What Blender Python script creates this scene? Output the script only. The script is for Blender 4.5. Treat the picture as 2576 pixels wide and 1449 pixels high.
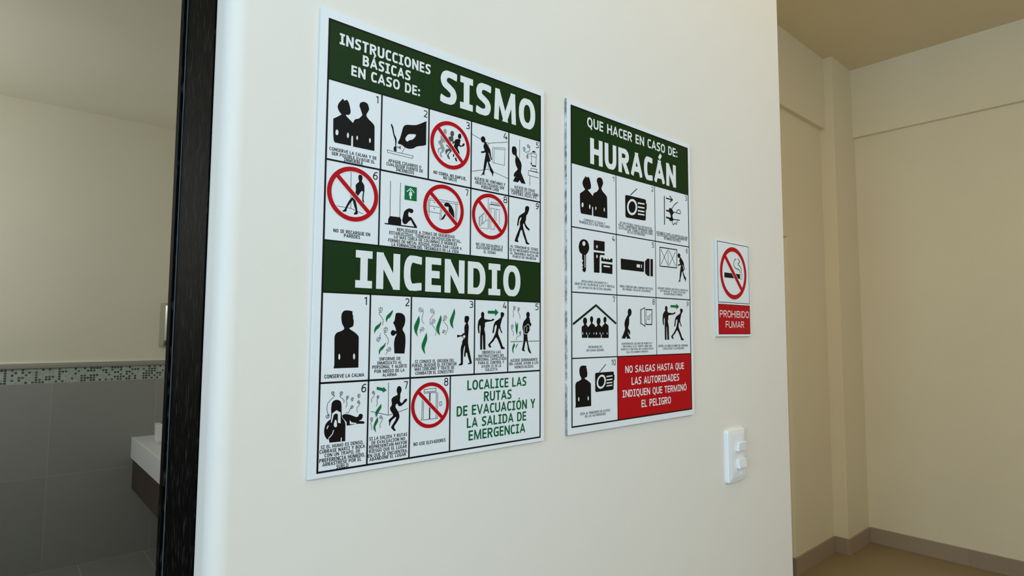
import bpy, bmesh, math, random
from mathutils import Vector, Matrix
from mathutils.geometry import tessellate_polygon

for o in list(bpy.data.objects):
    bpy.data.objects.remove(o, do_unlink=True)
SC = bpy.context.scene
COL = SC.collection
PI = math.pi

# ---------------------------------------------------------------- camera
cam_data = bpy.data.cameras.new('camera')
cam_data.sensor_width = 36.0
cam_data.lens = 20.7305
cam_data.clip_start = 0.02
cam_data.clip_end = 60
cam = bpy.data.objects.new('camera', cam_data)
COL.objects.link(cam)
YAW, PITCH, ROLL = math.radians(41.3256), math.radians(4.1068), math.radians(0.2457)
fwd = Vector((math.sin(YAW) * math.cos(PITCH), math.cos(YAW) * math.cos(PITCH), math.sin(PITCH)))
rgt = Vector((math.cos(YAW), -math.sin(YAW), 0))
upv = rgt.cross(fwd)
r2 = math.cos(ROLL) * rgt + math.sin(ROLL) * upv
u2 = -math.sin(ROLL) * rgt + math.cos(ROLL) * upv
mw = Matrix((r2, u2, -fwd)).transposed().to_4x4()
mw.translation = Vector((0, -0.7165, 1.5))
cam.matrix_world = mw
SC.camera = cam

# ---------------------------------------------------------------- world, lights, exposure
world = bpy.data.worlds.new('world')
SC.world = world
world.use_nodes = True
world.node_tree.nodes['Background'].inputs[0].default_value = (0.75, 0.87, 1.0, 1)
world.node_tree.nodes['Background'].inputs[1].default_value = 0.3
SC.view_settings.view_transform = 'Standard'
SC.view_settings.look = 'None'
SC.view_settings.gamma = 1.0
SC.view_settings.use_curve_mapping = False
SC.view_settings.exposure = 0.0
SC.cycles.use_denoising = True
SC.cycles.max_bounces = 14
SC.cycles.diffuse_bounces = 10


def area(name, loc, aim, sx, sy, power, color):
    d = bpy.data.lights.new(name, 'AREA')
    d.shape = 'RECTANGLE'
    d.size, d.size_y = sx, sy
    d.energy = power
    d.color = color
    o = bpy.data.objects.new(name, d)
    COL.objects.link(o)
    o.location = loc
    o.rotation_euler = (Vector(aim) - Vector(loc)).to_track_quat('-Z', 'Z').to_euler()
    return o


# lights added for brightness: daylight at invented windows, warm fill from invented ceiling lamps
XL, YB = -2.7, -2.6          # inner faces of the hall's left wall and of the wall behind the camera
area('hall_added_daylight', (0.5, YB - 0.12, 2.65), (0.5, 0.0, 2.3), 2.6, 1.1, 36, (0.58, 0.80, 1.0))
area('side_added_daylight', (XL - 0.12, -1.2, 2.0), (0.0, -1.2, 2.0), 1.1, 1.3, 94, (0.54, 0.77, 1.0))
area('passage_warm_fill', (2.35, -0.25, 3.40), (2.35, -0.25, 0.0), 0.28, 1.15, 9.5, (1.0, 0.62, 0.13))
area('hall_warm_fill', (1.3, -1.7, 3.40), (1.3, -1.7, 0.0), 0.28, 1.15, 7, (1.0, 0.60, 0.13))
area('bathroom_added_daylight', (-1.34, 3.0, 2.15), (0.0, 3.0, 2.0), 0.95, 0.75, 22, (0.93, 0.97, 0.94))

# ---------------------------------------------------------------- printed artwork: [part, colour, shapes, sub-parts, label], 0.1 mm units on each sign
SIGN_ART = {
 'quake': [
  ['ruled_border','black',[['L',[103,74,3929,74],24,0],['L',[103,5853,3929,5853],24,0],['L',[115,74,115,5853],24,0],['L',[3917,74,3917,5853],24,0],['L',[115,5059,3917,5059],18,0],['L',[115,4004,3917,4004],24,0],['L',[115,2962,3917,2962],18,0],['L',[115,2302,3917,2302],20,0],['L',[115,1165,3917,1165],24,0],['L',[891,4004,891,5059],22,0],['L',[1660,4004,1660,5059],22,0],['L',[2437,4004,2437,5059],22,0],['L',[3203,4004,3203,5059],22,0],['L',[886,2962,886,4004],22,0],['L',[2436,2962,2436,4004],22,0],['L',[3204,2962,3204,4004],22,0],['L',[782,1165,782,2302],22,0],['L',[1413,1165,1413,2302],22,0],['L',[2532,1165,2532,2302],22,0],['L',[3203,1165,3203,2302],22,0],['L',[781,74,781,1165],22,0],['L',[1414,74,1414,1165],22,0],['L',[2093,74,2093,1165],22,0]],[],'thin black ruled frame and cell lines'],
  ['header_band','greend',[['P',[115,5059,3917,5059,3917,5853,115,5853],[],0]],[['heading_lettering','white',[['T','INSTRUCCIONES',259,1673,5564,151,.205,0],['T','BÁSICAS',592,1337,5375,147,.205,0],['T','EN CASO DE:',432,1498,5192,142,.205,0],['T','SISMO',1850,3795,5209,513,.215,0]],'white bold lettering']],'dark green band headed SISMO'],
  ['header_band','greend',[['P',[115,2302,3917,2302,3917,2962,115,2962],[],0]],[['heading_lettering','white',[['T','INCENDIO',558,3467,2378,496,.215,0]],'white bold lettering']],'dark green band headed INCENDIO'],
  ['pictogram','black',[['P',[326,4844,347,4824,376,4844,402,4824,420,4780,436,4712,431,4672,406,4649,371,4636,412,4601,474,4556,474,4556,501,4610,554,4635,584,4667,604,4697,591,4737,573,4781,562,4808,569,4849,600,4874,642,4883,679,4868,695,4833,702,4800,687,4761,668,4727,667,4698,699,4661,764,4618,789,4579,794,4245,794,4245,482,4240,482,4240,479,4371,466,4383,456,4366,454,4243,454,4243,234,4241,214,4265,204,4366,200,4548,200,4548,307,4627,282,4659,256,4709,264,4759,297,4810],[[276,4384,275,4370,271,4356,264,4347,256,4342,248,4343,240,4350,236,4361,234,4375,235,4389,239,4402,246,4412,254,4417,262,4416,269,4409,274,4398],[422,4378,421,4364,419,4351,414,4342,408,4338,402,4340,397,4346,394,4357,392,4371,393,4385,396,4397,401,4406,406,4410,412,4409,417,4402,421,4391],[550,4373,550,4362,547,4352,543,4344,539,4341,534,4342,530,4348,527,4357,526,4367,527,4379,529,4389,533,4396,537,4399,542,4398,546,4392,549,4384],[738,4378,737,4366,734,4355,730,4347,725,4343,720,4344,715,4350,712,4360,711,4372,711,4385,714,4396,718,4404,723,4408,729,4406,733,4400,737,4390]],1]],[],'black silhouettes of two people shoulder to shoulder'],
  ['pictogram','black',[['P',[1153,4431,1186,4510,1228,4662,1251,4704,1297,4728,1449,4761,1616,4859,1616,4859,1616,4505,1616,4505,1562,4481,1467,4452,1396,4406,1326,4388,1268,4395,1210,4421],[[1271,4529,1311,4589,1369,4610,1440,4618,1429,4579,1388,4534,1336,4512,1307,4487,1278,4499]],1],['P',[1039,4679,1076,4637,1094,4550,1129,4487,1128,4426,1126,4365,1133,4315,1099,4308,1093,4357,1111,4382,1107,4462,1078,4536,1059,4613],[],1],['P',[1132,4346,1131,4335,1128,4325,1124,4316,1117,4310,1111,4307,1104,4307,1097,4310,1092,4317,1089,4326,1087,4336,1088,4347,1091,4357,1096,4366,1102,4372,1109,4375,1116,4375,1122,4371,1128,4365,1131,4356],[],1],['L',[1126,4373,1200,4374],9,0],['L',[1172,4395,1205,4355],7,0],['L',[1204,4405,1175,4353],7,0],['L',[1268,4395,1218,4305],6,0],['L',[988,4300,1402,4299,1391,4261,994,4267,988,4300],6,0]],[],'black hand stubbing out a smoking cigarette'],
  ['pictogram','black',[['P',[2245,4773,2244,4760,2240,4747,2233,4736,2224,4728,2214,4724,2204,4724,2196,4728,2188,4736,2184,4746,2182,4759,2183,4773,2188,4786,2195,4797,2203,4805,2213,4809,2223,4809,2232,4805,2239,4797,2244,4786],[],1],['P',[2126,4688,2178,4717,2229,4716,2225,4674,2220,4637,2259,4633,2273,4660,2297,4677,2309,4656,2288,4630,2230,4606,2197,4614,2180,4581,2210,4522,2214,4493,2188,4506,2145,4550,2109,4589,2122,4634],[],1],['P',[2094,4463,2113,4473,2114,4426,2094,4428],[],0],['P',[2126,4405,2149,4429,2177,4372,2152,4368],[],0]],[['trailing_runner','gray',[['P',[2109,4782,2108,4768,2103,4754,2096,4742,2086,4734,2076,4729,2065,4729,2056,4734,2048,4742,2043,4753,2041,4766,2043,4781,2047,4794,2055,4806,2064,4814,2075,4819,2085,4819,2095,4815,2102,4807,2107,4795],[],1],['P',[2009,4703,2043,4728,2093,4727,2096,4669,2122,4663,2111,4631,2080,4630,2072,4664,2038,4633,2016,4663],[],1],['P',[1953,4492,1970,4513,2011,4534,2028,4537,1966,4576,1983,4586,2060,4532,2068,4504,2015,4443,2041,4385,2020,4378,1985,4417,2005,4456,2033,4501,1987,4472,1974,4438,1957,4464],[],1]],'dark grey runner'],['trailing_runner','lgray',[['P',[1974,4783,1973,4769,1969,4755,1963,4744,1955,4736,1946,4732,1937,4732,1929,4736,1922,4745,1918,4756,1916,4769,1917,4783,1921,4797,1927,4808,1935,4816,1944,4820,1953,4820,1962,4816,1968,4807,1972,4796],[],1],['P',[1868,4700,1911,4722,1968,4629,1927,4615,1900,4591,1942,4519,1918,4462,1881,4431,1903,4383,1882,4379,1852,4417,1894,4486,1867,4503,1840,4474,1841,4434,1820,4459,1826,4495,1870,4539,1824,4592,1865,4641],[],1]],'pale grey runner'],['prohibition_ring','red',[['R',2047,4589,362,.165,-44.3]],'red ring with slash']],'black running figures struck out by a red ring'],
  ['pictogram','black',[['P',[2629,4841,2659,4867,2698,4863,2717,4824,2711,4794,2730,4781,2777,4732,2816,4678,2833,4582,2854,4531,2829,4530,2809,4578,2778,4639,2786,4598,2823,4500,2795,4486,2834,4409,2882,4350,2883,4319,2870,4265,2859,4266,2856,4302,2824,4333,2787,4425,2760,4479,2733,4390,2703,4311,2698,4249,2670,4262,2643,4237,2632,4240,2672,4299,2684,4381,2701,4495,2723,4616,2670,4601,2631,4600,2636,4622,2685,4636,2700,4654,2676,4710,2693,4769,2652,4769,2626,4804],[],1],['L',[2443,4857,2629,4811],7,0],['L',[2722,4788,2776,4781,3178,4887],7,0],['L',[2773,4781,2777,4362],7,0],['L',[2449,4270,2777,4364],7,0],['L',[2777,4359,3195,4287],7,0],['L',[2866,4732,3121,4773,3114,4490,2865,4487,2866,4732],6,0],['L',[3113,4743,2895,4717,2897,4493],5,0]],[],'black woman walking away from an outlined window'],
  ['pictogram','black',[['P',[3278,4826,3320,4848,3362,4837,3379,4783,3376,4724,3393,4695,3448,4642,3486,4572,3480,4493,3475,4440,3579,4264,3579,4264,3484,4261,3441,4299,3407,4261,3298,4261,3298,4261,3356,4361,3331,4337,3314,4359,3331,4407,3381,4455,3398,4484,3364,4535,3343,4608,3354,4675,3337,4700,3295,4708,3270,4754],[],1],['L',[3443,4988,3440,4666],8,0],['S',3537,4855,35,[3577,4804,3612,4799],8,0],['S',3638,4922,33,[3674,4884,3647,4819,3603,4823],8,0],['S',3621,4728,31,[3612,4772,3695,4798],8,0],['L',[3704,4817,3826,4816,3813,4614,3717,4609,3704,4817],8,0],['L',[3710,4759,3824,4762],7,0],['P',[3718,4831,3748,4862,3790,4862,3817,4841],[],0],['P',[3719,4612,3817,4615,3817,4593,3719,4592],[],0],['P',[3692,4648,3713,4648,3713,4619,3692,4620],[],0],['L',[3705,4554,3832,4558,3839,4513,3692,4506,3705,4554],8,0],['L',[3886,4505,3640,4503,3640,4424,3886,4416],8,0],['L',[3679,4425,3672,4254],8,0]],[],'black figure beside an outlined steaming coffee pot'],
  ['pictogram','black',[['P',[570,3861,585,3880,615,3878,629,3847,622,3812,623,3793,655,3750,660,3679,653,3620,649,3562,660,3517,634,3526,633,3598,631,3669,581,3609,537,3545,554,3462,566,3397,572,3355,552,3343,517,3341,531,3368,541,3393,524,3438,502,3502,497,3524,453,3466,420,3405,411,3366,386,3358,357,3360,386,3391,414,3451,452,3522,491,3566,530,3629,538,3678,535,3735,577,3782,578,3800,570,3827],[],1],['L',[464,3894,471,3412],6,0],['L',[282,3418,473,3412,654,3361],6,0]],[['prohibition_ring','red',[['R',502,3605,362,.165,-43.2]],'red ring with slash']],'black leaning figure struck out by a red ring'],
  ['pictogram','black',[['L',[1049,3876,1050,3385],7,0],['L',[1206,3878,1204,3390],7,0],['P',[1048,3387,1208,3391,1228,3358,1227,3283,1023,3278,1024,3342],[],0],['P',[972,3283,972,3267,1484,3271,1478,3288],[],0],['P',[1350,3536,1403,3533,1421,3510,1404,3478,1369,3476,1351,3488,1338,3453,1347,3419,1388,3414,1429,3364,1472,3308,1484,3274,1449,3279,1407,3335,1377,3372,1326,3325,1297,3305,1263,3312,1245,3350,1255,3412,1271,3475,1299,3509],[],1]],[['shelter_emblem','green',[['P',[1275,3855,1471,3854,1471,3654,1273,3652],[],0]],'small green square emblem'],['shelter_figure','white',[['L',[1308,3767,1368,3824,1430,3771],13,0],['P',[1378,3792,1378,3789,1376,3785,1373,3782,1370,3780,1367,3779,1363,3779,1360,3780,1357,3782,1355,3785,1355,3788,1355,3792,1357,3795,1359,3798,1363,3800,1366,3801,1370,3801,1373,3800,1376,3798,1377,3795],[],1],['P',[1346,3759,1354,3773,1384,3778,1396,3762,1393,3721,1382,3719,1382,3673,1358,3673,1355,3720,1345,3720],[],0]],'white figure under a roof']],'black crouching figure beside a column'],
  ['pictogram','black',[['L',[1679,3738,2207,3743],6,0],['L',[1671,3710,2207,3716],6,0],['L',[1671,3710,1667,3517],6,0],['L',[1694,3709,1687,3468],6,0],['L',[1693,3625,1879,3622],6,0],['L',[1688,3536,1874,3535],6,0],['L',[1885,3632,1873,3448,1898,3443,1906,3624],6,0],['L',[2155,3713,2149,3464],6,0],['L',[2181,3712,2174,3446],6,0],['P',[1783,3685,1781,3680,1775,3677,1768,3678,1766,3683,1768,3688,1774,3691,1780,3690],[],1],['P',[1782,3596,1780,3590,1774,3587,1767,3588,1765,3593,1767,3599,1773,3602,1779,3601],[],1],['P',[1948,3683,1973,3708,2024,3710,2077,3675,2117,3611,2131,3537,2125,3493,2085,3520,2039,3568,2026,3609,2025,3652,1987,3651,1955,3657],[],1],['P',[1898,3455,1932,3500,1963,3547,1978,3522,1941,3464,1920,3449],[],1]],[['prohibition_ring','red',[['R',1942,3610,362,.165,-41.5]],'red ring with slash']],'black outlined desk and figure struck out by a red ring'],
  ['pictogram','black',[['L',[2782,3901,2783,3421],6,0],['L',[2809,3809,2808,3412],6,0],['L',[2842,3850,3009,3847,3024,3829,2842,3819,2842,3850],6,0],['L',[2838,3751,2911,3752,2911,3419,2838,3418,2838,3751],6,0],['L',[2942,3508,2941,3751,3010,3750,3009,3516],6,0],['L',[2606,3439,2645,3449,2650,3478,2690,3482,2692,3511,2725,3517,2729,3544,2778,3550],6,0],['L',[2601,3577,2709,3665],6,0],['L',[2602,3561,2710,3648],6,0],['L',[2604,3578,2603,3444],6,0],['L',[2618,3574,2617,3451],6,0],['L',[2658,3596,2655,3478],6,0],['L',[2675,3604,2671,3486],6,0],['L',[2734,3651,2735,3550],6,0],['L',[2613,3412,2776,3414],6,0],['L',[2804,3808,3029,3812],10,0]],[['prohibition_ring','red',[['R',2822,3613,362,.165,-43.1]],'red ring with slash']],'black outlined stairs and lift struck out by a red ring'],
  ['pictogram','black',[['P',[3571,3866,3611,3896,3657,3885,3657,3836,3631,3779,3625,3760,3596,3732,3588,3659,3572,3609,3612,3555,3669,3514,3664,3487,3621,3502,3572,3538,3535,3593,3528,3521,3565,3430,3613,3316,3629,3288,3670,3262,3597,3257,3573,3312,3525,3402,3485,3480,3438,3380,3407,3312,3423,3276,3391,3269,3345,3276,3344,3300,3383,3386,3453,3535,3453,3606,3484,3687,3437,3628,3421,3549,3398,3535,3393,3564,3413,3660,3436,3705,3523,3764,3563,3793],[],1]],[],'black man walking with head bowed'],
  ['pictogram','black',[['P',[378,1983,386,2038,414,2071,463,2078,528,2067,529,2032,539,2018,543,1967,551,1949,546,1880,518,1861,494,1852,504,1833,560,1801,616,1755,627,1727,631,1339,631,1339,290,1341,290,1341,300,1388,293,1729,302,1765,325,1792,382,1812,421,1838,415,1865,390,1910],[[378,1484,377,1470,374,1458,370,1449,365,1447,360,1450,355,1458,352,1470,351,1485,351,1499,354,1512,358,1520,363,1523,368,1520,373,1511,376,1499],[581,1484,580,1469,577,1456,573,1448,568,1445,562,1448,558,1457,554,1469,553,1484,553,1499,556,1511,560,1520,566,1522,571,1519,576,1511,579,1498]],1]],[],'black bust of a calm man'],
  ['pictogram','black',[['P',[1169,2050,1197,2064,1264,2057,1310,2019,1320,1960,1307,1896,1280,1837,1321,1763,1329,1645,1315,1504,1315,1504,1159,1510,1159,1510,1150,1647,1165,1725,1186,1778,1148,1752,1115,1754,1096,1788,1114,1822,1141,1826,1174,1814,1170,1851,1151,1894,1131,1928,1149,1948,1159,1997],[],1],['S',942,2103,38,[914,2054,975,1965,969,1888],9,1],['S',1024,1836,38,[995,1792,1062,1701,1047,1620],9,1],['S',914,1697,36,[932,1745,944,1783],9,1],['S',1077,1571,36,[1044,1529,1028,1496],9,1]],[['flame','green',[['P',[1124,2103,1124,2103,1114,2054,1077,1995,1045,1975,1030,1932,1030,1932,1016,1975,1033,2023,1076,2061],[],1],['P',[951,1945,951,1945,939,1893,908,1849,872,1821,855,1778,855,1778,847,1825,871,1878,917,1907],[],1],['P',[1025,1663,1025,1663,1010,1611,978,1568,947,1545,929,1493,929,1493,922,1546,946,1593,988,1622],[],1]],'green flames']],'black figure raising the alarm amid smoke'],
  ['pictogram','black',[['P',[2343,2028,2377,2045,2420,2035,2428,1997,2411,1954,2405,1933,2422,1879,2414,1751,2411,1655,2422,1580,2451,1473,2486,1338,2466,1323,2409,1320,2419,1335,2445,1345,2411,1431,2383,1496,2364,1434,2342,1438,2340,1475,2355,1597,2330,1550,2320,1465,2319,1328,2300,1310,2241,1310,2247,1325,2279,1345,2278,1445,2277,1561,2302,1635,2334,1698,2364,1740,2347,1751,2339,1868,2352,1911,2371,1934,2344,1948],[],1],['P',[2206,1762,2274,1751,2342,1794,2345,1762,2294,1732,2274,1738,2212,1718],[],0],['L',[2303,1741,2325,1698,2299,1645],10,1],['S',1565,2119,40,[1611,2075,1589,1974,1632,1914],9,1],['S',1600,1846,36,[1569,1803,1557,1778],9,1],['S',1761,2109,39,[1793,2059,1727,1976,1734,1895],9,1],['S',1792,1956,37,[1746,1925,1833,1824,1820,1752],9,1],['S',1994,2011,39,[1950,1969,2040,1866,1991,1762],9,1],['S',1972,1809,27,[1940,1793],9,1]],[['flame','green',[['P',[1543,2033,1543,2033,1554,1943,1512,1803,1529,1735,1529,1735,1481,1793,1462,1872,1496,1953],[],1],['P',[1670,1793,1670,1793,1683,1702,1640,1572,1657,1486,1657,1486,1609,1542,1591,1612,1624,1702],[],1],['P',[1912,2051,1912,2051,1925,1979,1886,1845,1898,1752,1898,1752,1854,1793,1835,1865,1870,1958],[],1],['P',[2152,2151,2152,2151,2165,2078,2125,1930,2140,1851,2140,1851,2091,1898,2072,1971,2108,2055],[],1]],'green flames']],'black man with extinguisher facing smoke swirls'],
  ['pictogram','black',[['P',[2719,2068,2718,2054,2713,2041,2706,2030,2698,2024,2688,2021,2678,2023,2669,2030,2661,2040,2657,2052,2655,2067,2656,2081,2661,2094,2668,2104,2677,2111,2687,2113,2697,2111,2706,2105,2713,2095,2718,2082],[],1],['P',[2666,2034,2714,2035,2727,2002,2855,1991,2884,2007,2920,2003,2898,1980,2855,1969,2742,1950,2735,1892,2722,1849,2743,1761,2746,1531,2746,1531,2704,1532,2704,1532,2692,1750,2683,1750,2683,1533,2683,1533,2644,1533,2644,1533,2641,1761,2649,1848,2637,1908,2624,1870,2629,1788,2608,1785,2593,1870,2602,1957,2622,1995],[],1]],[['direction_arrow','green',[['P',[2790,2133,2933,2134,2936,2167,3006,2110,2934,2052,2934,2086,2787,2089],[],0]],'green arrow']],'black man pointing the way'],
  ['pictogram','black',[['P',[3048,2097,3080,2118,3122,2096,3113,2053,3084,2021,3069,1974,3045,1895,3067,1828,3085,1788,3060,1794,3023,1861,3006,1828,3002,1772,3054,1671,3099,1575,3143,1544,3069,1537,3047,1582,2966,1716,2908,1661,2844,1607,2863,1568,2830,1565,2801,1607,2879,1683,2943,1783,2972,1894,2952,1916,2928,1872,2914,1794,2886,1788,2890,1827,2913,1927,2949,1972,3048,2030],[],1]],[],'black figure walking where the man points'],
  ['pictogram','black',[['P',[3680,2088,3678,2072,3672,2059,3663,2047,3652,2040,3640,2038,3627,2040,3616,2047,3607,2057,3602,2071,3600,2086,3601,2101,3607,2115,3616,2126,3627,2133,3639,2136,3652,2134,3663,2127,3672,2116,3678,2103],[],1],['P',[3611,2045,3667,2043,3683,2006,3691,1947,3676,1830,3628,1771,3636,1666,3668,1549,3714,1455,3685,1458,3644,1503,3601,1655,3565,1563,3557,1517,3573,1491,3542,1494,3507,1512,3518,1552,3541,1667,3540,1794,3516,1875,3540,1968,3587,2016],[],1],['P',[3714,1927,3713,1917,3709,1909,3703,1901,3695,1897,3687,1895,3678,1897,3671,1901,3664,1908,3661,1917,3659,1927,3661,1936,3664,1945,3670,1952,3678,1957,3686,1959,3695,1957,3703,1953,3709,1946,3713,1937],[],1],['P',[3651,1876,3675,1871,3668,1816,3648,1824],[],0],['L',[3260,1649,3522,1651],9,0],['L',[3649,1652,3896,1655],9,0],['S',3344,2196,31,[3314,2137,3325,2080,3303,2040],7,0],['S',3437,2177,30,[3414,2140,3458,2072,3461,2014],7,0],['S',3300,1897,32,[3277,1851,3320,1806,3323,1743],7,0],['S',3470,1794,29,[3462,1748,3400,1725,3385,1674],7,0]],[['flame','green',[['P',[3362,1983,3362,1983,3392,1915,3407,1958,3418,1898,3400,1748,3400,1748,3369,1829],[],1],['P',[3336,1629,3336,1629,3355,1589,3320,1521,3328,1455,3328,1455,3294,1510,3306,1578],[],1],['P',[3432,1624,3432,1624,3396,1577,3370,1537,3370,1537,3382,1588],[],1]],'green flames'],['outline_highlight','white',[['L',[3572,1885,3635,1932,3675,1900,3671,1853],8,1],['L',[3553,1899,3559,1783,3628,1771],8,1],['L',[3615,1885,3607,1806],7,0]],'white contour lines']],'black figure carrying a child past smoke'],
  ['pictogram','black',[['P',[281,910,312,939,354,944,397,920,411,870,414,780,426,709,463,675,470,625,473,415,473,415,263,421,263,421,251,469,231,465,198,516,189,585,205,651,240,692,268,709,276,782,273,831],[],1],['P',[423,739,455,756,521,745,610,707,643,709,654,733,687,740,710,713,694,668,667,659,658,651,723,640,735,624,724,609,623,617,492,608,485,653,446,692],[],1],['S',286,1033,25,[315,996,229,914,221,816,243,755],6,0],['S',225,747,29,[253,764],6,0],['S',407,1025,25,[385,986,440,937,441,895],6,0],['S',491,966,23,[472,935,485,874,466,838],6,0],['S',560,941,23,[544,909],6,0],['S',650,978,24,[637,938],6,0],['S',647,897,23,[653,850,624,822,631,761],6,0],['S',557,838,24,[530,820,509,771,466,770],6,0]],[['cloth','white',[['P',[272,669,290,781,344,815,401,781,404,646,367,657,364,762,337,776,308,759,285,665],[],0],['P',[334,698,350,676,355,616,331,604,313,631,319,669],[],1],['P',[236,638,247,631,227,591,218,601],[],0],['L',[311,572,297,524,249,476],11,1],['P',[411,467,423,466,424,419,410,423],[],0],['L',[446,692,467,655,475,624],8,1],['P',[528,674,551,645,623,628,612,618,529,623],[],0]],'white cloth over the face']],'black man covering his face beside a crawling figure'],
  ['pictogram','black',[['L',[1078,1123,1080,687],7,0],['L',[821,759,1080,687,1144,694],7,0],['L',[1231,713,1384,749],7,0],['S',856,1005,23,[865,958,831,919,834,875],6,0],['S',926,943,22,[907,903,916,861,901,818],6,0],['S',839,660,26,[827,609,839,567,840,513],6,0],['S',973,673,25,[990,625,961,575,968,528],6,0],['P',[1210,1041,1240,1066,1274,1043,1280,999,1263,957,1262,909,1259,861,1288,832,1337,882,1369,880,1363,853,1289,799,1246,792,1210,829,1191,786,1235,718,1255,647,1219,581,1178,532,1178,506,1200,472,1173,469,1129,516,1141,541,1194,616,1199,652,1139,615,1116,581,1105,545,1098,583,1093,625,1156,677,1119,739,1108,782,1135,822,1127,887,1151,922,1218,950,1205,993],[],1]],[['direction_arrow','green',[['P',[903,1075,998,1052,1003,1069,1050,1019,991,991,995,1010,900,1039],[],0]],'green arrow'],['flame','green',[['P',[973,846,973,846,974,793,934,734,903,674,903,674,888,738,927,797],[],1],['P',[924,678,924,678,931,620,894,551,905,477,905,477,866,533,879,604],[],1]],'green flames']],'black man running from smoke'],
  ['pictogram','black',[['L',[1648,992,1844,997,1843,958,1647,957,1648,992],7,0],['L',[1641,940,1851,940,1851,571,1636,570,1639,829],7,0],['L',[1617,850,1611,569,1592,571],7,0],['L',[1876,940,1876,571,1857,569],7,0],['L',[1911,798,1946,800,1945,749,1912,747,1911,798],7,0],['L',[1742,936,1743,572],18,0]],[['prohibition_ring','red',[['R',1755,767,321,.165,-43.5]],'red ring with slash']],'black outlined lift doors struck out by a red ring'],
  ['panel_number','black',[['T','1',797,839,4915,102,.125,1]],[],None],
  ['panel_number','black',[['T','2',1569,1633,4911,102,.125,1]],[],None],
  ['panel_number','black',[['T','3',2338,2404,4915,108,.125,1]],[],None],
  ['panel_number','black',[['T','4',3090,3174,4918,110,.125,1]],[],None],
  ['panel_number','black',[['T','5',3816,3880,4927,100,.125,1]],[],None],
  ['panel_number','black',[['T','6',782,851,3853,107,.125,1]],[],None],
  ['panel_number','black',[['T','7',2333,2394,3870,102,.125,1]],[],None],
  ['panel_number','black',[['T','8',3096,3175,3874,108,.125,1]],[],None],
  ['panel_number','black',[['T','9',3816,3883,3873,106,.125,1]],[],None],
  ['panel_number','black',[['T','1',689,734,2156,107,.125,1]],[],None],
  ['panel_number','black',[['T','2',1315,1381,2160,107,.125,1]],[],None],
  ['panel_number','black',[['T','3',2435,2503,2168,103,.125,1]],[],None],
  ['panel_number','black',[['T','4',3097,3172,2169,105,.125,1]],[],None],
  ['panel_number','black',[['T','5',3808,3879,2168,111,.125,1]],[],None],
  ['panel_number','black',[['T','6',681,749,1014,110,.125,1]],[],None],
  ['panel_number','black',[['T','7',1318,1382,1020,105,.125,1]],[],None],
  ['panel_number','black',[['T','8',1985,2058,1023,115,.125,1]],[],None],
  ['caption','black',[['T','CONSERVE LA CALMA Y DE',160,828,4127,45,.175,0],['T','SER POSIBLE EVACUE EL',190,803,4070,44,.175,0],['T','INMUEBLE',359,631,4020,48,.175,0]],[],None],
  ['caption','black',[['T','APAGUE CIGARROS O',1008,1538,4138,45,.175,0],['T','CUALQUIER FUENTE DE',981,1569,4085,46,.175,0],['T','INCENDIOS',1129,1421,4032,47,.175,0]],[],None],
  ['caption','black',[['T','NO CORRA, NO EMPUJE,',1751,2345,4108,48,.175,0],['T','NO GRITE',1925,2170,4055,48,.175,0]],[],None],
  ['caption','black',[['T','ALÉJESE DE VENTANAS Y',2504,3129,4148,49,.175,0],['T','OBJETOS PESADOS QUE',2523,3109,4091,47,.175,0],['T','PUEDAN CAER',2640,2996,4038,48,.175,0]],[],None],
  ['caption','black',[['T','ALÉJESE DE COSAS',3328,3791,4152,48,.175,0],['T','CALIENTES TALES COMO',3252,3872,4092,50,.175,0],['T','CAFETERA, OLLAS, ETC.',3269,3850,4043,47,.175,0]],[],None],
  ['caption','black',[['T','NO SE RECARGUE EN',241,757,3074,46,.175,0],['T','PAREDES',387,613,3023,46,.175,0]],[],None],
  ['caption','black',[['T','REPLIÉGUESE A ZONAS DE SEGURIDAD',1163,2142,3193,45,.175,0],['T','ESTABLECIDAS, TIÉNDASE EN POSICIÓN FETAL,',1045,2261,3138,45,.175,0],['T','LO MÁS CERCA DE COLUMNAS O MUEBLES',1121,2185,3087,45,.175,0],['T','FIRMES DE METAL RÍGIDO, PODRÁ DAR LUGAR A',1031,2273,3033,44,.175,0],['T','LA FORMACIÓN DEL TRIÁNGULO DE LA VIDA',1084,2221,2978,47,.175,0]],[],None],
  ['caption','black',[['T','NO USE ESCALERAS O',2546,3089,3132,44,.175,0],['T','ELEVADOR DURANTE',2554,3083,3081,45,.175,0],['T','EL SISMO',2698,2939,3026,44,.175,0]],[],None],
  ['caption','black',[['T','AL TERMINAR EL SISMO',3249,3867,3167,43,.175,0],['T','SI ES NECESARIO EVACUE',3233,3881,3111,43,.175,0],['T','EL INMUEBLE HACIA UN',3250,3868,3058,41,.175,0],['T','PUNTO DE REUNIÓN',3300,3818,3005,41,.175,0]],[],None],
  ['caption','black',[['T','CONSERVE LA CALMA',174,715,1219,47,.175,0]],[],None],
  ['caption','black',[['T','INFORME DE',931,1254,1419,43,.175,0],['T','INMEDIATO AL',901,1278,1366,42,.175,0],['T','PERSONAL Y ALERTE',831,1358,1312,45,.175,0],['T','POR MEDIO DE LA',863,1322,1256,44,.175,0],['T','ALARMA',983,1201,1204,44,.175,0]],[],None],
  ['caption','black',[['T','SI CONOCE EL ORIGEN DEL',1485,2162,1365,44,.175,0],['T','FUEGO, BUSQUE EL EXTINTOR',1441,2202,1311,46,.175,0],['T','MAS CERCANO Y TRATE DE',1485,2161,1259,46,.175,0],['T','COMBATIR EL SINIESTRO',1497,2149,1203,46,.175,0]],[],None],
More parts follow.
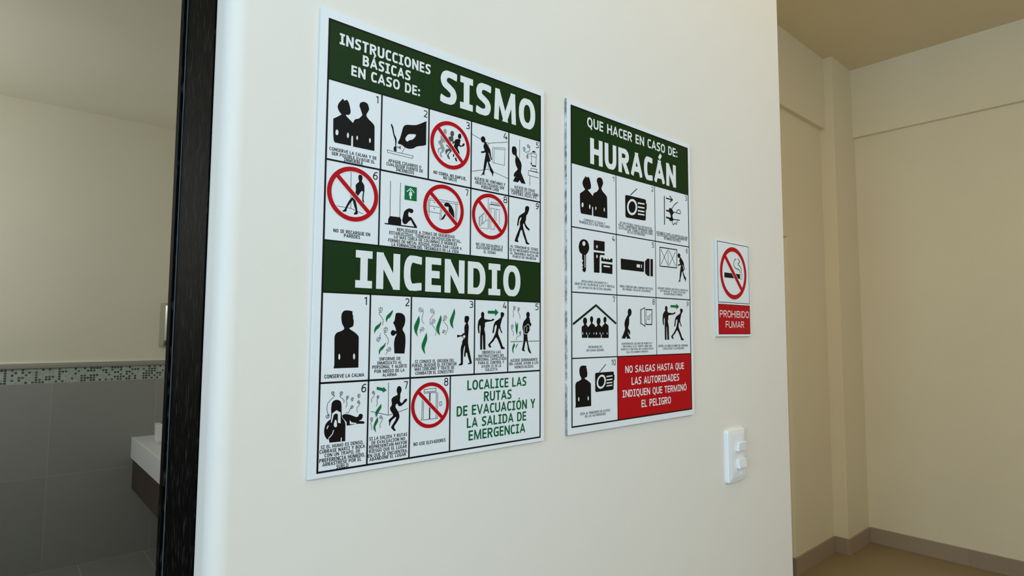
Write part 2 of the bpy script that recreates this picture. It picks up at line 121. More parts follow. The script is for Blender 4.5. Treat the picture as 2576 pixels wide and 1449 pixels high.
  ['caption','black',[['T','OBEDEZCA LAS',2683,3055,1469,45,.175,0],['T','INSTRUCCIONES DEL',2605,3129,1414,43,.175,0],['T','PERSONAL CAPACITADO',2560,3174,1363,44,.175,0],['T','PARA EL CONTROL Y',2609,3126,1309,45,.175,0],['T','AYUDE SI SE LE',2671,3067,1256,42,.175,0],['T','SOLICITA',2746,2991,1203,42,.175,0]],[],None],
  ['caption','black',[['T','ALÉJESE SERENAMENTE',3257,3855,1329,45,.175,0],['T','DEL LUGAR, AYUDE A LOS',3235,3877,1276,44,.175,0],['T','MINUSVÁLIDOS',3353,3762,1220,43,.175,0]],[],None],
  ['caption','black',[['T','SI EL HUMO ES DENSO,',151,724,354,43,.175,0],['T','CÚBRASE NARIZ Y BOCA',137,748,299,45,.175,0],['T','CON UN TRAPO, DE',203,682,248,43,.175,0],['T','PREFERENCIA HÚMEDO,',137,749,189,48,.175,0],['T','ARRÁSTRESE POR EL',179,701,139,45,.175,0],['T','SUELO',362,523,86,47,.175,0]],[],None],
  ['caption','black',[['T','SI LA SALIDA Y RUTAS',809,1381,380,45,.175,0],['T','DE EVACUACIÓN NO',842,1348,326,44,.175,0],['T','REPRESENTAN MAYOR',808,1380,272,45,.175,0],['T','RIESGO QUE EL LUGAR',810,1378,219,45,.175,0],['T','EN QUE SE ENCUENTRA,',794,1393,162,44,.175,0],['T','ABANDONE EL LUGAR',818,1367,114,45,.175,0]],[],None],
  ['caption','black',[['T','NO USE ELEVADORES',1485,2020,226,47,.175,0]],[],None],
  ['message_lettering','greenm',[['T','LOCALICE LAS',2405,3606,932,148,.18,0],['T','RUTAS',2725,3286,744,150,.18,0],['T','DE EVACUACIÓN Y',2214,3803,561,149,.18,0],['T','LA SALIDA DE',2403,3604,376,146,.18,0],['T','EMERGENCIA',2437,3581,188,148,.18,0]],[],'green message lettering'],
 ],
 'storm': [
  ['ruled_border','black',[['L',[97,131,3903,131],26,0],['L',[97,5864,3903,5864],26,0],['L',[109,131,109,5864],26,0],['L',[3891,131,3891,5864],26,0],['L',[109,4810,3891,4810],14,0],['L',[109,3651,3891,3651],20,0],['L',[109,2485,3891,2485],20,0],['L',[109,1318,3891,1318],20,0],['L',[1368,131,1368,4810],18,0],['L',[2635,1318,2635,4810],16,0]],[],'thin black ruled frame and cell lines'],
  ['header_band','greend',[['P',[109,4810,3891,4810,3891,5864,109,5864],[],0]],[['heading_lettering','white',[['T','QUE HACER EN CASO DE:',541,3492,5573,188,.19,0],['T','HURACÁN',620,3421,4892,490,.225,0]],'white bold lettering']],'dark green band headed HURACÁN'],
  ['message_panel','red',[['P',[1368,131,3891,131,3891,1318,1368,1318],[],0]],[['message_lettering','white',[['T','NO SALGAS HASTA QUE',1603,3613,997,138,.17,0],['T','LAS AUTORIDADES',1794,3422,762,145,.17,0],['T','INDIQUEN QUE TERMINÓ',1509,3696,539,138,.17,0],['T','EL PELIGRO',2102,3108,309,144,.17,0]],'white lettering']],'red panel with a warning message'],
  ['pictogram','black',[['P',[499,4633,526,4609,564,4633,597,4609,621,4557,642,4477,635,4430,603,4403,557,4388,610,4347,691,4294,691,4294,726,4357,795,4387,834,4424,860,4460,843,4507,819,4559,805,4590,814,4639,855,4668,909,4679,957,4661,978,4620,987,4581,967,4535,943,4495,942,4461,983,4417,1067,4367,1100,4321,1106,3928,1106,3928,701,3922,701,3922,697,4076,681,4090,668,4070,665,3926,665,3926,379,3923,353,3951,340,4070,335,4284,335,4284,474,4377,442,4415,408,4474,418,4533,461,4593],[[434,4091,433,4075,427,4059,418,4048,408,4042,397,4043,387,4051,382,4064,379,4081,381,4097,386,4113,395,4124,405,4130,416,4129,425,4121,431,4108],[623,4084,622,4068,619,4053,613,4042,605,4037,597,4040,591,4047,587,4060,584,4076,586,4093,590,4107,596,4117,603,4122,610,4121,617,4113,622,4100],[790,4079,790,4066,786,4054,781,4044,775,4041,769,4042,764,4049,760,4060,758,4071,760,4086,762,4097,768,4106,773,4109,779,4108,784,4101,788,4091],[1034,4084,1032,4070,1029,4057,1023,4048,1017,4043,1010,4044,1004,4051,1000,4063,999,4077,999,4093,1003,4106,1008,4115,1014,4120,1022,4117,1027,4110,1032,4099]],1]],[],'black silhouettes of two people shoulder to shoulder'],
  ['pictogram','black',[['P',[1652,4429,1656,4447,1667,4460,1685,4467,1711,4470,2270,4474,2298,4472,2317,4465,2329,4452,2332,4435,2318,4073,2314,4056,2302,4043,2282,4036,2255,4033,1712,4021,1687,4023,1669,4030,1658,4043,1654,4060],[],0],['P',[2318,4394,2355,4393,2348,4263,2315,4263],[],0],['L',[1815,4483,2037,4651],18,0]],[['radio_face','white',[['P',[2035,4276,2031,4243,2021,4211,2005,4181,1984,4153,1958,4129,1929,4110,1898,4097,1865,4089,1833,4088,1803,4093,1775,4104,1750,4121,1730,4143,1716,4169,1707,4198,1704,4229,1708,4261,1718,4292,1733,4323,1754,4350,1779,4374,1807,4394,1838,4408,1871,4416,1903,4417,1934,4413,1963,4402,1988,4385,2008,4363,2023,4337,2032,4308],[[1982,4268,1979,4245,1972,4222,1961,4200,1947,4181,1929,4164,1909,4150,1888,4141,1866,4135,1844,4135,1823,4138,1804,4147,1787,4159,1774,4174,1764,4193,1758,4214,1756,4236,1758,4259,1765,4282,1776,4303,1790,4323,1807,4340,1827,4354,1848,4364,1870,4369,1892,4370,1913,4367,1933,4359,1950,4347,1963,4331,1974,4312,1980,4291]],0],['P',[2056,4378,2277,4387,2276,4358,2056,4348],[],0],['P',[2055,4296,2275,4305,2275,4276,2054,4267],[],0],['P',[2053,4222,2274,4229,2273,4200,2053,4192],[],0],['P',[2052,4155,2273,4162,2272,4133,2052,4126],[],0]],'white dial and grille lines']],'black portable radio with aerial'],
  ['pictogram','black',[['L',[2980,4650,2971,4037],27,0],['L',[3038,4614,3257,4608],26,0],['L',[3175,4683,3279,4611,3181,4551],24,0],['P',[3151,4410,3245,4417,3296,4365,3317,4322,3271,4289,3276,4225,3314,4190,3267,4152,3155,4144,3156,4183,3209,4242,3175,4303,3149,4338],[],1],['L',[3038,4349,3183,4349],36,0],['L',[3034,4200,3190,4194],36,0],['L',[3252,4417,3356,4518,3485,4593],18,1],['L',[3307,4353,3564,4349,3579,4404,3503,4429,3416,4364],17,1],['L',[3302,4192,3550,4202],18,0],['L',[3245,4149,3299,4071,3357,4124,3414,4098,3450,4182],17,1]],[],'black plug with loose cables and an arrow'],
  ['pictogram','black',[['P',[439,3458,521,3441,570,3379,581,3303,548,3233,493,3180,493,3180,491,2904,443,2858,390,2899,411,2927,388,2955,412,2979,388,3027,412,3061,389,3095,389,3180,389,3180,329,3213,302,3276,299,3314,323,3392,373,3440],[[481,3384,477,3367,468,3352,454,3342,438,3337,422,3339,408,3347,399,3359,396,3376,399,3392,408,3407,422,3418,438,3423,455,3421,468,3413,477,3400]],1],['P',[708,3472,1020,3475,1018,3288,707,3288],[[819,3360,817,3348,812,3337,806,3330,798,3327,790,3328,783,3334,779,3344,777,3356,779,3368,784,3378,790,3386,798,3389,806,3387,813,3381,817,3372]],0],['P',[706,3249,1018,3251,1017,3217,897,3214,875,3189,867,2875,710,2872],[[817,3180,815,3167,811,3156,804,3148,796,3145,788,3147,782,3153,777,3164,776,3176,777,3189,782,3200,789,3208,797,3211,804,3209,811,3202,815,3192]],0],['P',[919,3171,967,3171,986,3140,1013,3140,1035,3171,1062,3142,1100,3143,1115,3173,1138,3143,1169,3141,1192,3172,1246,3172,1242,3097,918,3100],[],0],['P',[925,3059,1245,3059,1239,2876,924,2881],[[988,3028,1164,3023,1175,3012,1164,2996,992,2997,977,3012]],0]],[['key_groove','white',[['L',[459,3172,461,2945],15,0]],'white groove']],'black key beside fridge and stove silhouettes'],
  ['pictogram','black',[['P',[1495,3196,2246,3195,2233,2985,1499,2986],[],0],['P',[2275,3193,2288,3218,2356,3266,2430,3268,2422,2913,2357,2914,2283,2953,2271,2982],[],0],['P',[2458,3267,2542,3268,2535,2912,2451,2916],[],0]],[['torch_switch','white',[['P',[1996,3124,2103,3126,2102,3062,1995,3062],[],0],['P',[2141,3126,2168,3127,2160,3060,2139,3061],[],0]],'white switch mark']],'black torch pointing right'],
  ['pictogram','black',[['P',[3442,3447,3479,3473,3526,3469,3549,3430,3542,3400,3565,3387,3622,3339,3669,3285,3690,3189,3715,3139,3685,3138,3661,3185,3623,3246,3633,3205,3677,3108,3644,3094,3691,3017,3749,2958,3750,2928,3734,2874,3721,2875,3717,2911,3679,2942,3634,3033,3601,3087,3568,2998,3532,2920,3526,2858,3492,2871,3459,2846,3446,2849,3494,2908,3509,2989,3530,3103,3556,3223,3492,3208,3445,3207,3451,3229,3510,3243,3528,3261,3499,3317,3520,3375,3470,3375,3439,3410],[],1],['L',[2776,3540,3416,3546,3399,3154,2789,3146,2795,3542],20,0],['L',[3092,3547,3082,3153],12,0],['L',[2827,3505,3067,3191],12,0],['L',[3066,3505,2827,3185],12,0],['L',[3123,3507,3361,3189],12,0],['L',[3365,3505,3124,3186],12,0]],[],'black woman beside a window taped with crosses'],
  ['pictogram','black',[['P',[368,1868,416,1897,431,1922,406,1961,410,2010,439,2038,476,2039,510,2007,512,1953,490,1923,542,1871,542,1871,602,1919,621,1949,599,1978,595,2023,618,2063,656,2064,681,2025,674,1975,655,1944,715,1910,745,1872,745,1872,799,1906,776,1956,785,2016,816,2039,862,2040,885,2003,884,1957,861,1921,922,1873,922,1873,962,1912,997,1940,974,1978,971,2029,995,2060,1034,2061,1058,2031,1049,1979,1030,1949,1104,1909,1116,1873,1117,1673,1117,1673,920,1674,921,1735,898,1735,894,1674,894,1674,543,1676,543,1735,526,1735,522,1676,522,1676,375,1677,375,1677],[[409,1755,406,1739,398,1732,389,1739,386,1755,390,1772,398,1779,406,1772],[507,1755,503,1740,496,1734,489,1740,486,1755,489,1771,496,1777,504,1771],[587,1755,584,1745,578,1740,571,1745,569,1755,572,1766,578,1770,584,1766],[709,1755,706,1742,698,1737,691,1742,688,1755,691,1768,698,1773,706,1768],[784,1755,779,1737,770,1729,760,1737,756,1755,760,1774,770,1781,780,1774],[882,1755,879,1739,871,1733,864,1739,861,1755,864,1771,872,1777,879,1771],[962,1755,959,1742,952,1737,946,1742,943,1755,946,1768,953,1773,959,1768],[1086,1755,1083,1741,1075,1735,1067,1741,1064,1755,1068,1770,1076,1775,1083,1770]],1]],[['shelter_roof','roof',[['L',[140,1917,761,2270,1339,1940],42,0]],'greenish black roof']],'black group of people under a pitched roof'],
  ['pictogram','black',[['P',[1818,2168,1815,2146,1806,2127,1792,2111,1775,2100,1756,2096,1738,2100,1721,2109,1708,2124,1700,2144,1697,2165,1701,2187,1709,2207,1723,2223,1740,2233,1759,2237,1777,2234,1794,2225,1807,2210,1815,2190],[],1],['P',[1707,2116,1793,2107,1744,2074,1738,1946,1706,1861,1757,1808,1764,1744,1747,1732,1713,1766,1688,1776,1780,1654,1780,1654,1669,1655,1644,1697,1610,1655,1500,1661,1500,1661,1604,1829,1592,1934,1615,2008,1658,2067],[],1],['L',[2129,2225,2249,2270,2250,1896,2124,1953,2129,2225],16,0],['L',[2102,2244,2096,1926],12,0],['L',[2276,2232,2488,2234,2478,1934,2270,1937],20,0],['L',[2292,2229,2290,2086],11,0],['L',[2289,2056,2287,1937],11,0],['L',[2457,2144,2415,2128,2398,2112,2301,2076],9,1],['L',[2440,2108,2414,2083,2322,2051],9,1],['L',[2422,2058,2371,2027,2333,2037],9,1]],[],'black man beside an open window leaf'],
  ['pictogram','black',[['P',[3037,2272,3035,2255,3028,2240,3018,2226,3006,2219,2992,2215,2977,2218,2964,2226,2953,2238,2947,2253,2944,2271,2945,2288,2953,2304,2963,2316,2976,2325,2990,2327,3005,2325,3018,2317,3028,2305,3035,2289],[],1],['P',[2960,2231,3030,2232,3048,2192,3234,2179,3276,2198,3329,2194,3297,2166,3234,2152,3070,2129,3060,2059,3041,2007,3072,1900,3076,1621,3076,1621,3015,1622,3015,1622,2998,1887,2985,1887,2985,1623,2985,1623,2928,1623,2928,1623,2924,1900,2935,2006,2918,2078,2899,2032,2906,1933,2876,1929,2854,2032,2867,2138,2896,2184],[],1]],[['direction_arrow','green',[['P',[3145,2349,3355,2351,3360,2386,3463,2325,3357,2262,3357,2299,3140,2302],[],0]],'green arrow']],'black man pointing the way'],
  ['pictogram','black',[['P',[3502,2264,3547,2289,3605,2263,3593,2213,3552,2176,3531,2121,3498,2029,3529,1951,3554,1905,3519,1912,3467,1990,3444,1951,3438,1886,3510,1768,3573,1657,3635,1621,3531,1612,3501,1665,3388,1821,3307,1757,3218,1694,3244,1649,3198,1645,3158,1694,3266,1782,3356,1899,3396,2028,3368,2054,3335,2002,3315,1912,3276,1905,3282,1950,3314,2066,3364,2119,3502,2186],[],1]],[],'black figure walking where the man points'],
  ['pictogram','black',[['P',[302,1091,312,1145,346,1178,407,1185,487,1174,488,1139,501,1126,506,1075,516,1058,509,989,475,971,445,962,457,943,527,911,596,866,610,838,614,456,614,456,193,458,193,458,205,504,197,840,208,876,236,903,307,922,355,948,347,975,316,1019],[[302,599,300,585,297,573,292,564,286,562,279,565,273,573,269,585,268,600,268,613,272,626,277,634,283,637,289,634,295,625,299,613],[553,599,551,584,548,571,543,563,537,560,529,563,524,572,519,584,518,599,518,613,522,625,527,634,534,636,540,633,546,625,550,612]],1]],[],'black bust of a man beside a radio'],
  ['pictogram','black',[['P',[725,1009,728,1023,737,1033,751,1039,772,1041,1211,1044,1233,1042,1248,1037,1257,1027,1260,1014,1249,735,1246,722,1236,712,1220,706,1199,704,772,695,753,696,738,702,730,712,727,725],[],0],['P',[1249,982,1278,982,1272,881,1246,881],[],0],['L',[839,1042,1028,1186],16,0]],[['radio_face','white',[['P',[1026,891,1023,866,1015,841,1003,818,986,796,966,778,943,763,919,753,893,747,867,746,844,750,822,759,802,772,786,789,775,809,768,831,766,855,769,880,777,904,789,928,805,948,825,967,847,982,871,993,897,999,922,1000,947,997,970,989,989,975,1005,958,1017,938,1024,916],[[985,885,982,867,977,850,968,833,957,818,943,805,927,794,911,787,893,783,876,783,860,785,845,792,831,801,821,813,813,827,808,844,807,860,808,878,814,896,823,912,834,928,847,941,863,951,879,959,897,963,914,964,930,962,946,955,959,946,970,934,978,919,983,903]],0],['P',[1043,970,1217,977,1216,955,1043,947],[],0],['P',[1042,907,1215,914,1215,891,1041,884],[],0],['P',[1040,850,1214,855,1213,833,1040,827],[],0],['P',[1040,798,1213,803,1213,781,1040,776],[],0]],'white dial and grille lines']],'black portable radio beside the bust of a man'],
  ['panel_number','black',[['T','1',1259,1318,4670,94,.125,1]],[],None],
  ['panel_number','black',[['T','2',2522,2594,4675,97,.125,1]],[],None],
  ['panel_number','black',[['T','3',3770,3842,4670,108,.125,1]],[],None],
  ['panel_number','black',[['T','4',1243,1321,3505,106,.125,1]],[],None],
  ['panel_number','black',[['T','5',2518,2588,3508,106,.125,1]],[],None],
  ['panel_number','black',[['T','6',3764,3834,3505,104,.125,1]],[],None],
  ['panel_number','black',[['T','7',1244,1315,2344,106,.125,1]],[],None],
  ['panel_number','black',[['T','8',2508,2589,2339,113,.125,1]],[],None],
  ['panel_number','black',[['T','9',3759,3831,2344,102,.125,1]],[],None],
  ['panel_number','black',[['T','10',1189,1319,1159,109,.125,1]],[],None],
  ['caption','black',[['T','CONSERVE LA CALMA Y',436,1041,3796,42,.155,0],['T','TRANQUILICE A SUS FAMILIARES',306,1177,3742,46,.155,0]],[],None],
  ['caption','black',[['T','DE SER POSIBLE CONSIGA UN RADIO DE',1481,2518,3875,43,.155,0],['T','PILAS, Y MANTÉNGASE INFORMADO SOBRE',1441,2554,3820,49,.155,0],['T','EL ESTADO DEL TIEMPO E INSTRUCCIONES',1451,2553,3767,46,.155,0],['T','DE LAS AUTORIDADES',1717,2291,3717,47,.155,0]],[],None],
  ['caption','black',[['T','DESCONECTE TODOS LOS EQUIPOS QUE USEN',2680,3835,3824,46,.155,0],['T','ELECTRICIDAD Y APAGUE EL INTERRUPTOR',2696,3814,3774,49,.155,0],['T','DE ENERGÍA ELÉCTRICA',2951,3565,3722,51,.155,0]],[],None],
  ['caption','black',[['T','RESGUARDE DOCUMENTOS Y',372,1114,2674,38,.155,0],['T','OBJETOS DE VALOR BAJO LLAVE Y PROTEJA',189,1297,2618,43,.155,0],['T','LOS APARATOS EN SITIOS SEGUROS',275,1208,2559,40,.155,0]],[],None],
  ['caption','black',[['T','TENGA CONSIGO UNA LÁMPARA DE PILAS,',1446,2538,2639,44,.155,0],['T','NO PRENDA VELAS NI VELADORAS',1546,2444,2586,41,.155,0]],[],None],
  ['caption','black',[['T','ASEGURE VIDRIOS CON CINTAS ADHESIVAS',2692,3813,2666,42,.155,0],['T','EN FORMA DE "X" PARA EVITAR QUE',2783,3720,2614,41,.155,0],['T','ALGUIEN RESULTE HERIDO',2911,3597,2560,43,.155,0]],[],None],
  ['caption','black',[['T','REÚNANSE EN',549,919,1491,40,.155,0],['T','UN LUGAR SEGURO',487,977,1431,41,.155,0]],[],None],
  ['caption','black',[['T','MANTÉNGASE ALEJADO DE PUERTAS Y',1504,2492,1539,39,.155,0],['T','VENTANAS, SI EL VIENTO ABRE UNA',1528,2477,1486,39,.155,0],['T','PUERTA O VENTANA, NO AVANCE HACIA',1478,2521,1432,40,.155,0],['T','ELLA DE MANERA FRONTAL',1648,2353,1377,40,.155,0]],[],None],
  ['caption','black',[['T','ESPERE LAS INDICACIONES DEL PERSONAL',2689,3793,1475,44,.155,0],['T','CAPACITADO Y AUTORIDADES',2852,3629,1420,40,.155,0]],[],None],
  ['caption','black',[['T','SIGA AL PENDIENTE DE AVISOS',318,1142,317,43,.155,0],['T','DE LAS AUTORIDADES',446,1020,264,41,.155,0]],[],None],
 ],
 'smoke': [
  ['ruled_border','black',[['L',[66,804,1549,804,1549,2231,66,2231,66,804],14,0]],[],'thin black square frame'],
  ['pictogram','black',[['P',[365,1513,1107,1515,1102,1400,361,1395],[],0],['L',[1132,1511,1202,1512,1197,1398,1127,1398,1132,1511],9,0],['L',[936,1885,840,1826,821,1720,903,1646,1032,1633,1100,1592,1115,1539],20,1],['L',[1023,1889,1097,1842,1091,1800,1020,1758,1116,1710,1175,1629,1178,1543],20,1]],[['prohibition_ring','red',[['R',792,1518,631,.17,-45.1]],'red ring with slash']],'black smoking cigarette struck out by a red ring'],
  ['message_panel','red',[['P',[57,58,1555,58,1555,756,57,756],[],0]],[['panel_outline','black',[['L',[57,58,1555,58,1555,756,57,756,57,58],10,0]],'thin black edge line'],['message_lettering','white',[['T','PROHIBIDO',117,1505,450,164,.14,2],['T','FUMAR',375,1250,205,160,.14,2]],'white lettering']],'red panel reading PROHIBIDO FUMAR'],
 ],
}

# ---------------------------------------------------------------- materials
def new_mat(name):
    m = bpy.data.materials.new(name)
    m.use_nodes = True
    return m, m.node_tree, m.node_tree.nodes['Principled BSDF']


def plain(name, col, rough=0.6, metal=0.0, spec=0.5):
    m, nt, b = new_mat(name)
    b.inputs['Base Color'].default_value = (*col, 1)
    b.inputs['Roughness'].default_value = rough
    b.inputs['Metallic'].default_value = metal
    b.inputs['Specular IOR Level'].default_value = spec
    return m


def N(nt, typ, **kw):
    n = nt.nodes.new(typ)
    for k, v in kw.items():
        setattr(n, k, v)
    return n


def mth(nt, op, a, b=None):
    n = N(nt, 'ShaderNodeMath', operation=op)
    for i, v in enumerate((a, b)):
        if v is None:
            continue
        if isinstance(v, (int, float)):
            n.inputs[i].default_value = v
        else:
            nt.links.new(v, n.inputs[i])
    return n.outputs[0]


def mixc(nt, fac, a, b):
    n = N(nt, 'ShaderNodeMix', data_type='RGBA')
    if isinstance(fac, (int, float)):
        n.inputs[0].default_value = fac
    else:
        nt.links.new(fac, n.inputs[0])
    for i, v in ((6, a), (7, b)):
        if isinstance(v, tuple):
            n.inputs[i].default_value = (*v, 1)
        else:
            nt.links.new(v, n.inputs[i])
    return n.outputs[2]


def plaster(name, col, var=0.05, bump=0.08):
    m, nt, b = new_mat(name)
    tc = N(nt, 'ShaderNodeTexCoord')
    n1 = N(nt, 'ShaderNodeTexNoise')
    n1.inputs['Scale'].default_value = 1.7
    n1.inputs['Detail'].default_value = 4
    n2 = N(nt, 'ShaderNodeTexNoise')
    n2.inputs['Scale'].default_value = 55
    n2.inputs['Detail'].default_value = 5
    nt.links.new(tc.outputs['Object'], n1.inputs['Vector'])
    nt.links.new(tc.outputs['Object'], n2.inputs['Vector'])
    c = mixc(nt, n1.outputs['Fac'], tuple(v * (1 - var) for v in col), tuple(min(1, v * (1 + var)) for v in col))
    nt.links.new(c, b.inputs['Base Color'])
    b.inputs['Roughness'].default_value = 0.55
    b.inputs['Specular IOR Level'].default_value = 0.3
    bp = N(nt, 'ShaderNodeBump')
    bp.inputs['Strength'].default_value = bump
    bp.inputs['Distance'].default_value = 0.002
    nt.links.new(n2.outputs['Fac'], bp.inputs['Height'])
    nt.links.new(bp.outputs[0], b.inputs['Normal'])
    return m


def tiled(name, col, grout, ax, size, off, gap, rough, var=0.06):
    """rectangular tiles on the two object axes ax, size and offset in metres"""
    m, nt, b = new_mat(name)
    tc = N(nt, 'ShaderNodeTexCoord')
    sp = N(nt, 'ShaderNodeSeparateXYZ')
    nt.links.new(tc.outputs['Object'], sp.inputs[0])
    mask, cells = None, []
    for a, s, o in zip(ax, size, off):
        q = mth(nt, 'DIVIDE', mth(nt, 'SUBTRACT', sp.outputs[a], o), s)
        f = mth(nt, 'SUBTRACT', mth(nt, 'FRACT', q), 0.5)
        e = mth(nt, 'GREATER_THAN', mth(nt, 'ABSOLUTE', f), 0.5 - gap / s / 2)
        mask = e if mask is None else mth(nt, 'MAXIMUM', mask, e)
        cells.append(mth(nt, 'FLOOR', q))
    cv = N(nt, 'ShaderNodeCombineXYZ')
    nt.links.new(cells[0], cv.inputs[0])
    nt.links.new(cells[1], cv.inputs[1])
    wn = N(nt, 'ShaderNodeTexWhiteNoise', noise_dimensions='3D')
    nt.links.new(cv.outputs[0], wn.inputs['Vector'])
    ns = N(nt, 'ShaderNodeTexNoise')
    ns.inputs['Scale'].default_value = 6
    ns.inputs['Detail'].default_value = 6
    nt.links.new(tc.outputs['Object'], ns.inputs['Vector'])
    lo = tuple(v * (1 - var) for v in col)
    hi = tuple(v * (1 + var) for v in col)
    c = mixc(nt, wn.outputs['Value'], lo, hi)
    c = mixc(nt, mth(nt, 'MULTIPLY', ns.outputs['Fac'], 0.35), c, tuple(v * 0.85 for v in col))
    c = mixc(nt, mask, c, grout)
    nt.links.new(c, b.inputs['Base Color'])
    b.inputs['Roughness'].default_value = rough
    bp = N(nt, 'ShaderNodeBump', invert=True)
    bp.inputs['Strength'].default_value = 0.5
    bp.inputs['Distance'].default_value = 0.002
    nt.links.new(mask, bp.inputs['Height'])
    nt.links.new(bp.outputs[0], b.inputs['Normal'])
    return m


def mosaic(name):
    m, nt, b = new_mat(name)
    tc = N(nt, 'ShaderNodeTexCoord')
    sp = N(nt, 'ShaderNodeSeparateXYZ')
    nt.links.new(tc.outputs['Object'], sp.inputs[0])
    cells, edge = [], []
    for a, s, o in ((0, 0.0164, 0.0), (2, 0.0153, 1.1575)):
        q = mth(nt, 'DIVIDE', mth(nt, 'SUBTRACT', sp.outputs[a], o), s)
        edge.append(mth(nt, 'POWER', mth(nt, 'MULTIPLY', mth(nt, 'ABSOLUTE', mth(nt, 'SUBTRACT', mth(nt, 'FRACT', q), 0.5)), 2.0), 5.0))
        cells.append(mth(nt, 'FLOOR', q))
    mask = mth(nt, 'GREATER_THAN', mth(nt, 'ADD', edge[0], edge[1]), 0.36)
    cv = N(nt, 'ShaderNodeCombineXYZ')
    nt.links.new(cells[0], cv.inputs[0])
    nt.links.new(cells[1], cv.inputs[2])
    wn = N(nt, 'ShaderNodeTexWhiteNoise', noise_dimensions='3D')
    nt.links.new(cv.outputs[0], wn.inputs['Vector'])
    rp = N(nt, 'ShaderNodeValToRGB')
    rp.color_ramp.interpolation = 'CONSTANT'
    el = rp.color_ramp.elements
    el[0].position, el[0].color = 0.0, (0.055, 0.068, 0.058, 1)
    el[1].position, el[1].color = 0.22, (0.09, 0.105, 0.095, 1)
    for p, c in ((0.42, (0.42, 0.47, 0.43)), (0.62, (0.36, 0.41, 0.37)), (0.82, (0.31, 0.37, 0.33))):
        e = el.new(p)
        e.color = (*c, 1)
    nt.links.new(wn.outputs['Value'], rp.inputs[0])
    nt.links.new(mixc(nt, mask, rp.outputs[0], (0.44, 0.48, 0.44)), b.inputs['Base Color'])
    b.inputs['Roughness'].default_value = 0.3
    return m


def scuffed(name):
    m, nt, b = new_mat(name)
    tc = N(nt, 'ShaderNodeTexCoord')
    ns = N(nt, 'ShaderNodeTexNoise')
    ns.inputs['Scale'].default_value = 38
    ns.inputs['Detail'].default_value = 6
    ns.inputs['Roughness'].default_value = 0.7
    nt.links.new(tc.outputs['Object'], ns.inputs['Vector'])
    rp = N(nt, 'ShaderNodeValToRGB')
    el = rp.color_ramp.elements
    el[0].position, el[0].color = 0.42, (0.16, 0.17, 0.17, 1)
    el[1].position, el[1].color = 0.62, (0.66, 0.68, 0.68, 1)
    nt.links.new(ns.outputs['Fac'], rp.inputs[0])
    nt.links.new(rp.outputs[0], b.inputs['Base Color'])
    b.inputs['Roughness'].default_value = 0.5
    return m


def wenge(name):
    m, nt, b = new_mat(name)
    tc = N(nt, 'ShaderNodeTexCoord')
    mp = N(nt, 'ShaderNodeMapping')
    mp.inputs['Scale'].default_value = (330, 330, 48)
    nt.links.new(tc.outputs['Object'], mp.inputs[0])
    ns = N(nt, 'ShaderNodeTexNoise')
    ns.inputs['Scale'].default_value = 1.0
    ns.inputs['Detail'].default_value = 3
    nt.links.new(mp.outputs[0], ns.inputs['Vector'])
    rp = N(nt, 'ShaderNodeValToRGB')
    el = rp.color_ramp.elements
    el[0].position, el[0].color = 0.57, (0.0012, 0.0012, 0.0012, 1)
    el[1].position, el[1].color = 0.72, (0.040, 0.036, 0.033, 1)
    nt.links.new(ns.outputs['Fac'], rp.inputs[0])
    nt.links.new(rp.outputs[0], b.inputs['Base Color'])
    b.inputs['Roughness'].default_value = 0.55
    b.inputs['Specular IOR Level'].default_value = 0.02
    bp = N(nt, 'ShaderNodeBump')
    bp.inputs['Strength'].default_value = 0.2
    bp.inputs['Distance'].default_value = 0.001
    nt.links.new(ns.outputs['Fac'], bp.inputs['Height'])
    nt.links.new(bp.outputs[0], b.inputs['Normal'])
    return m


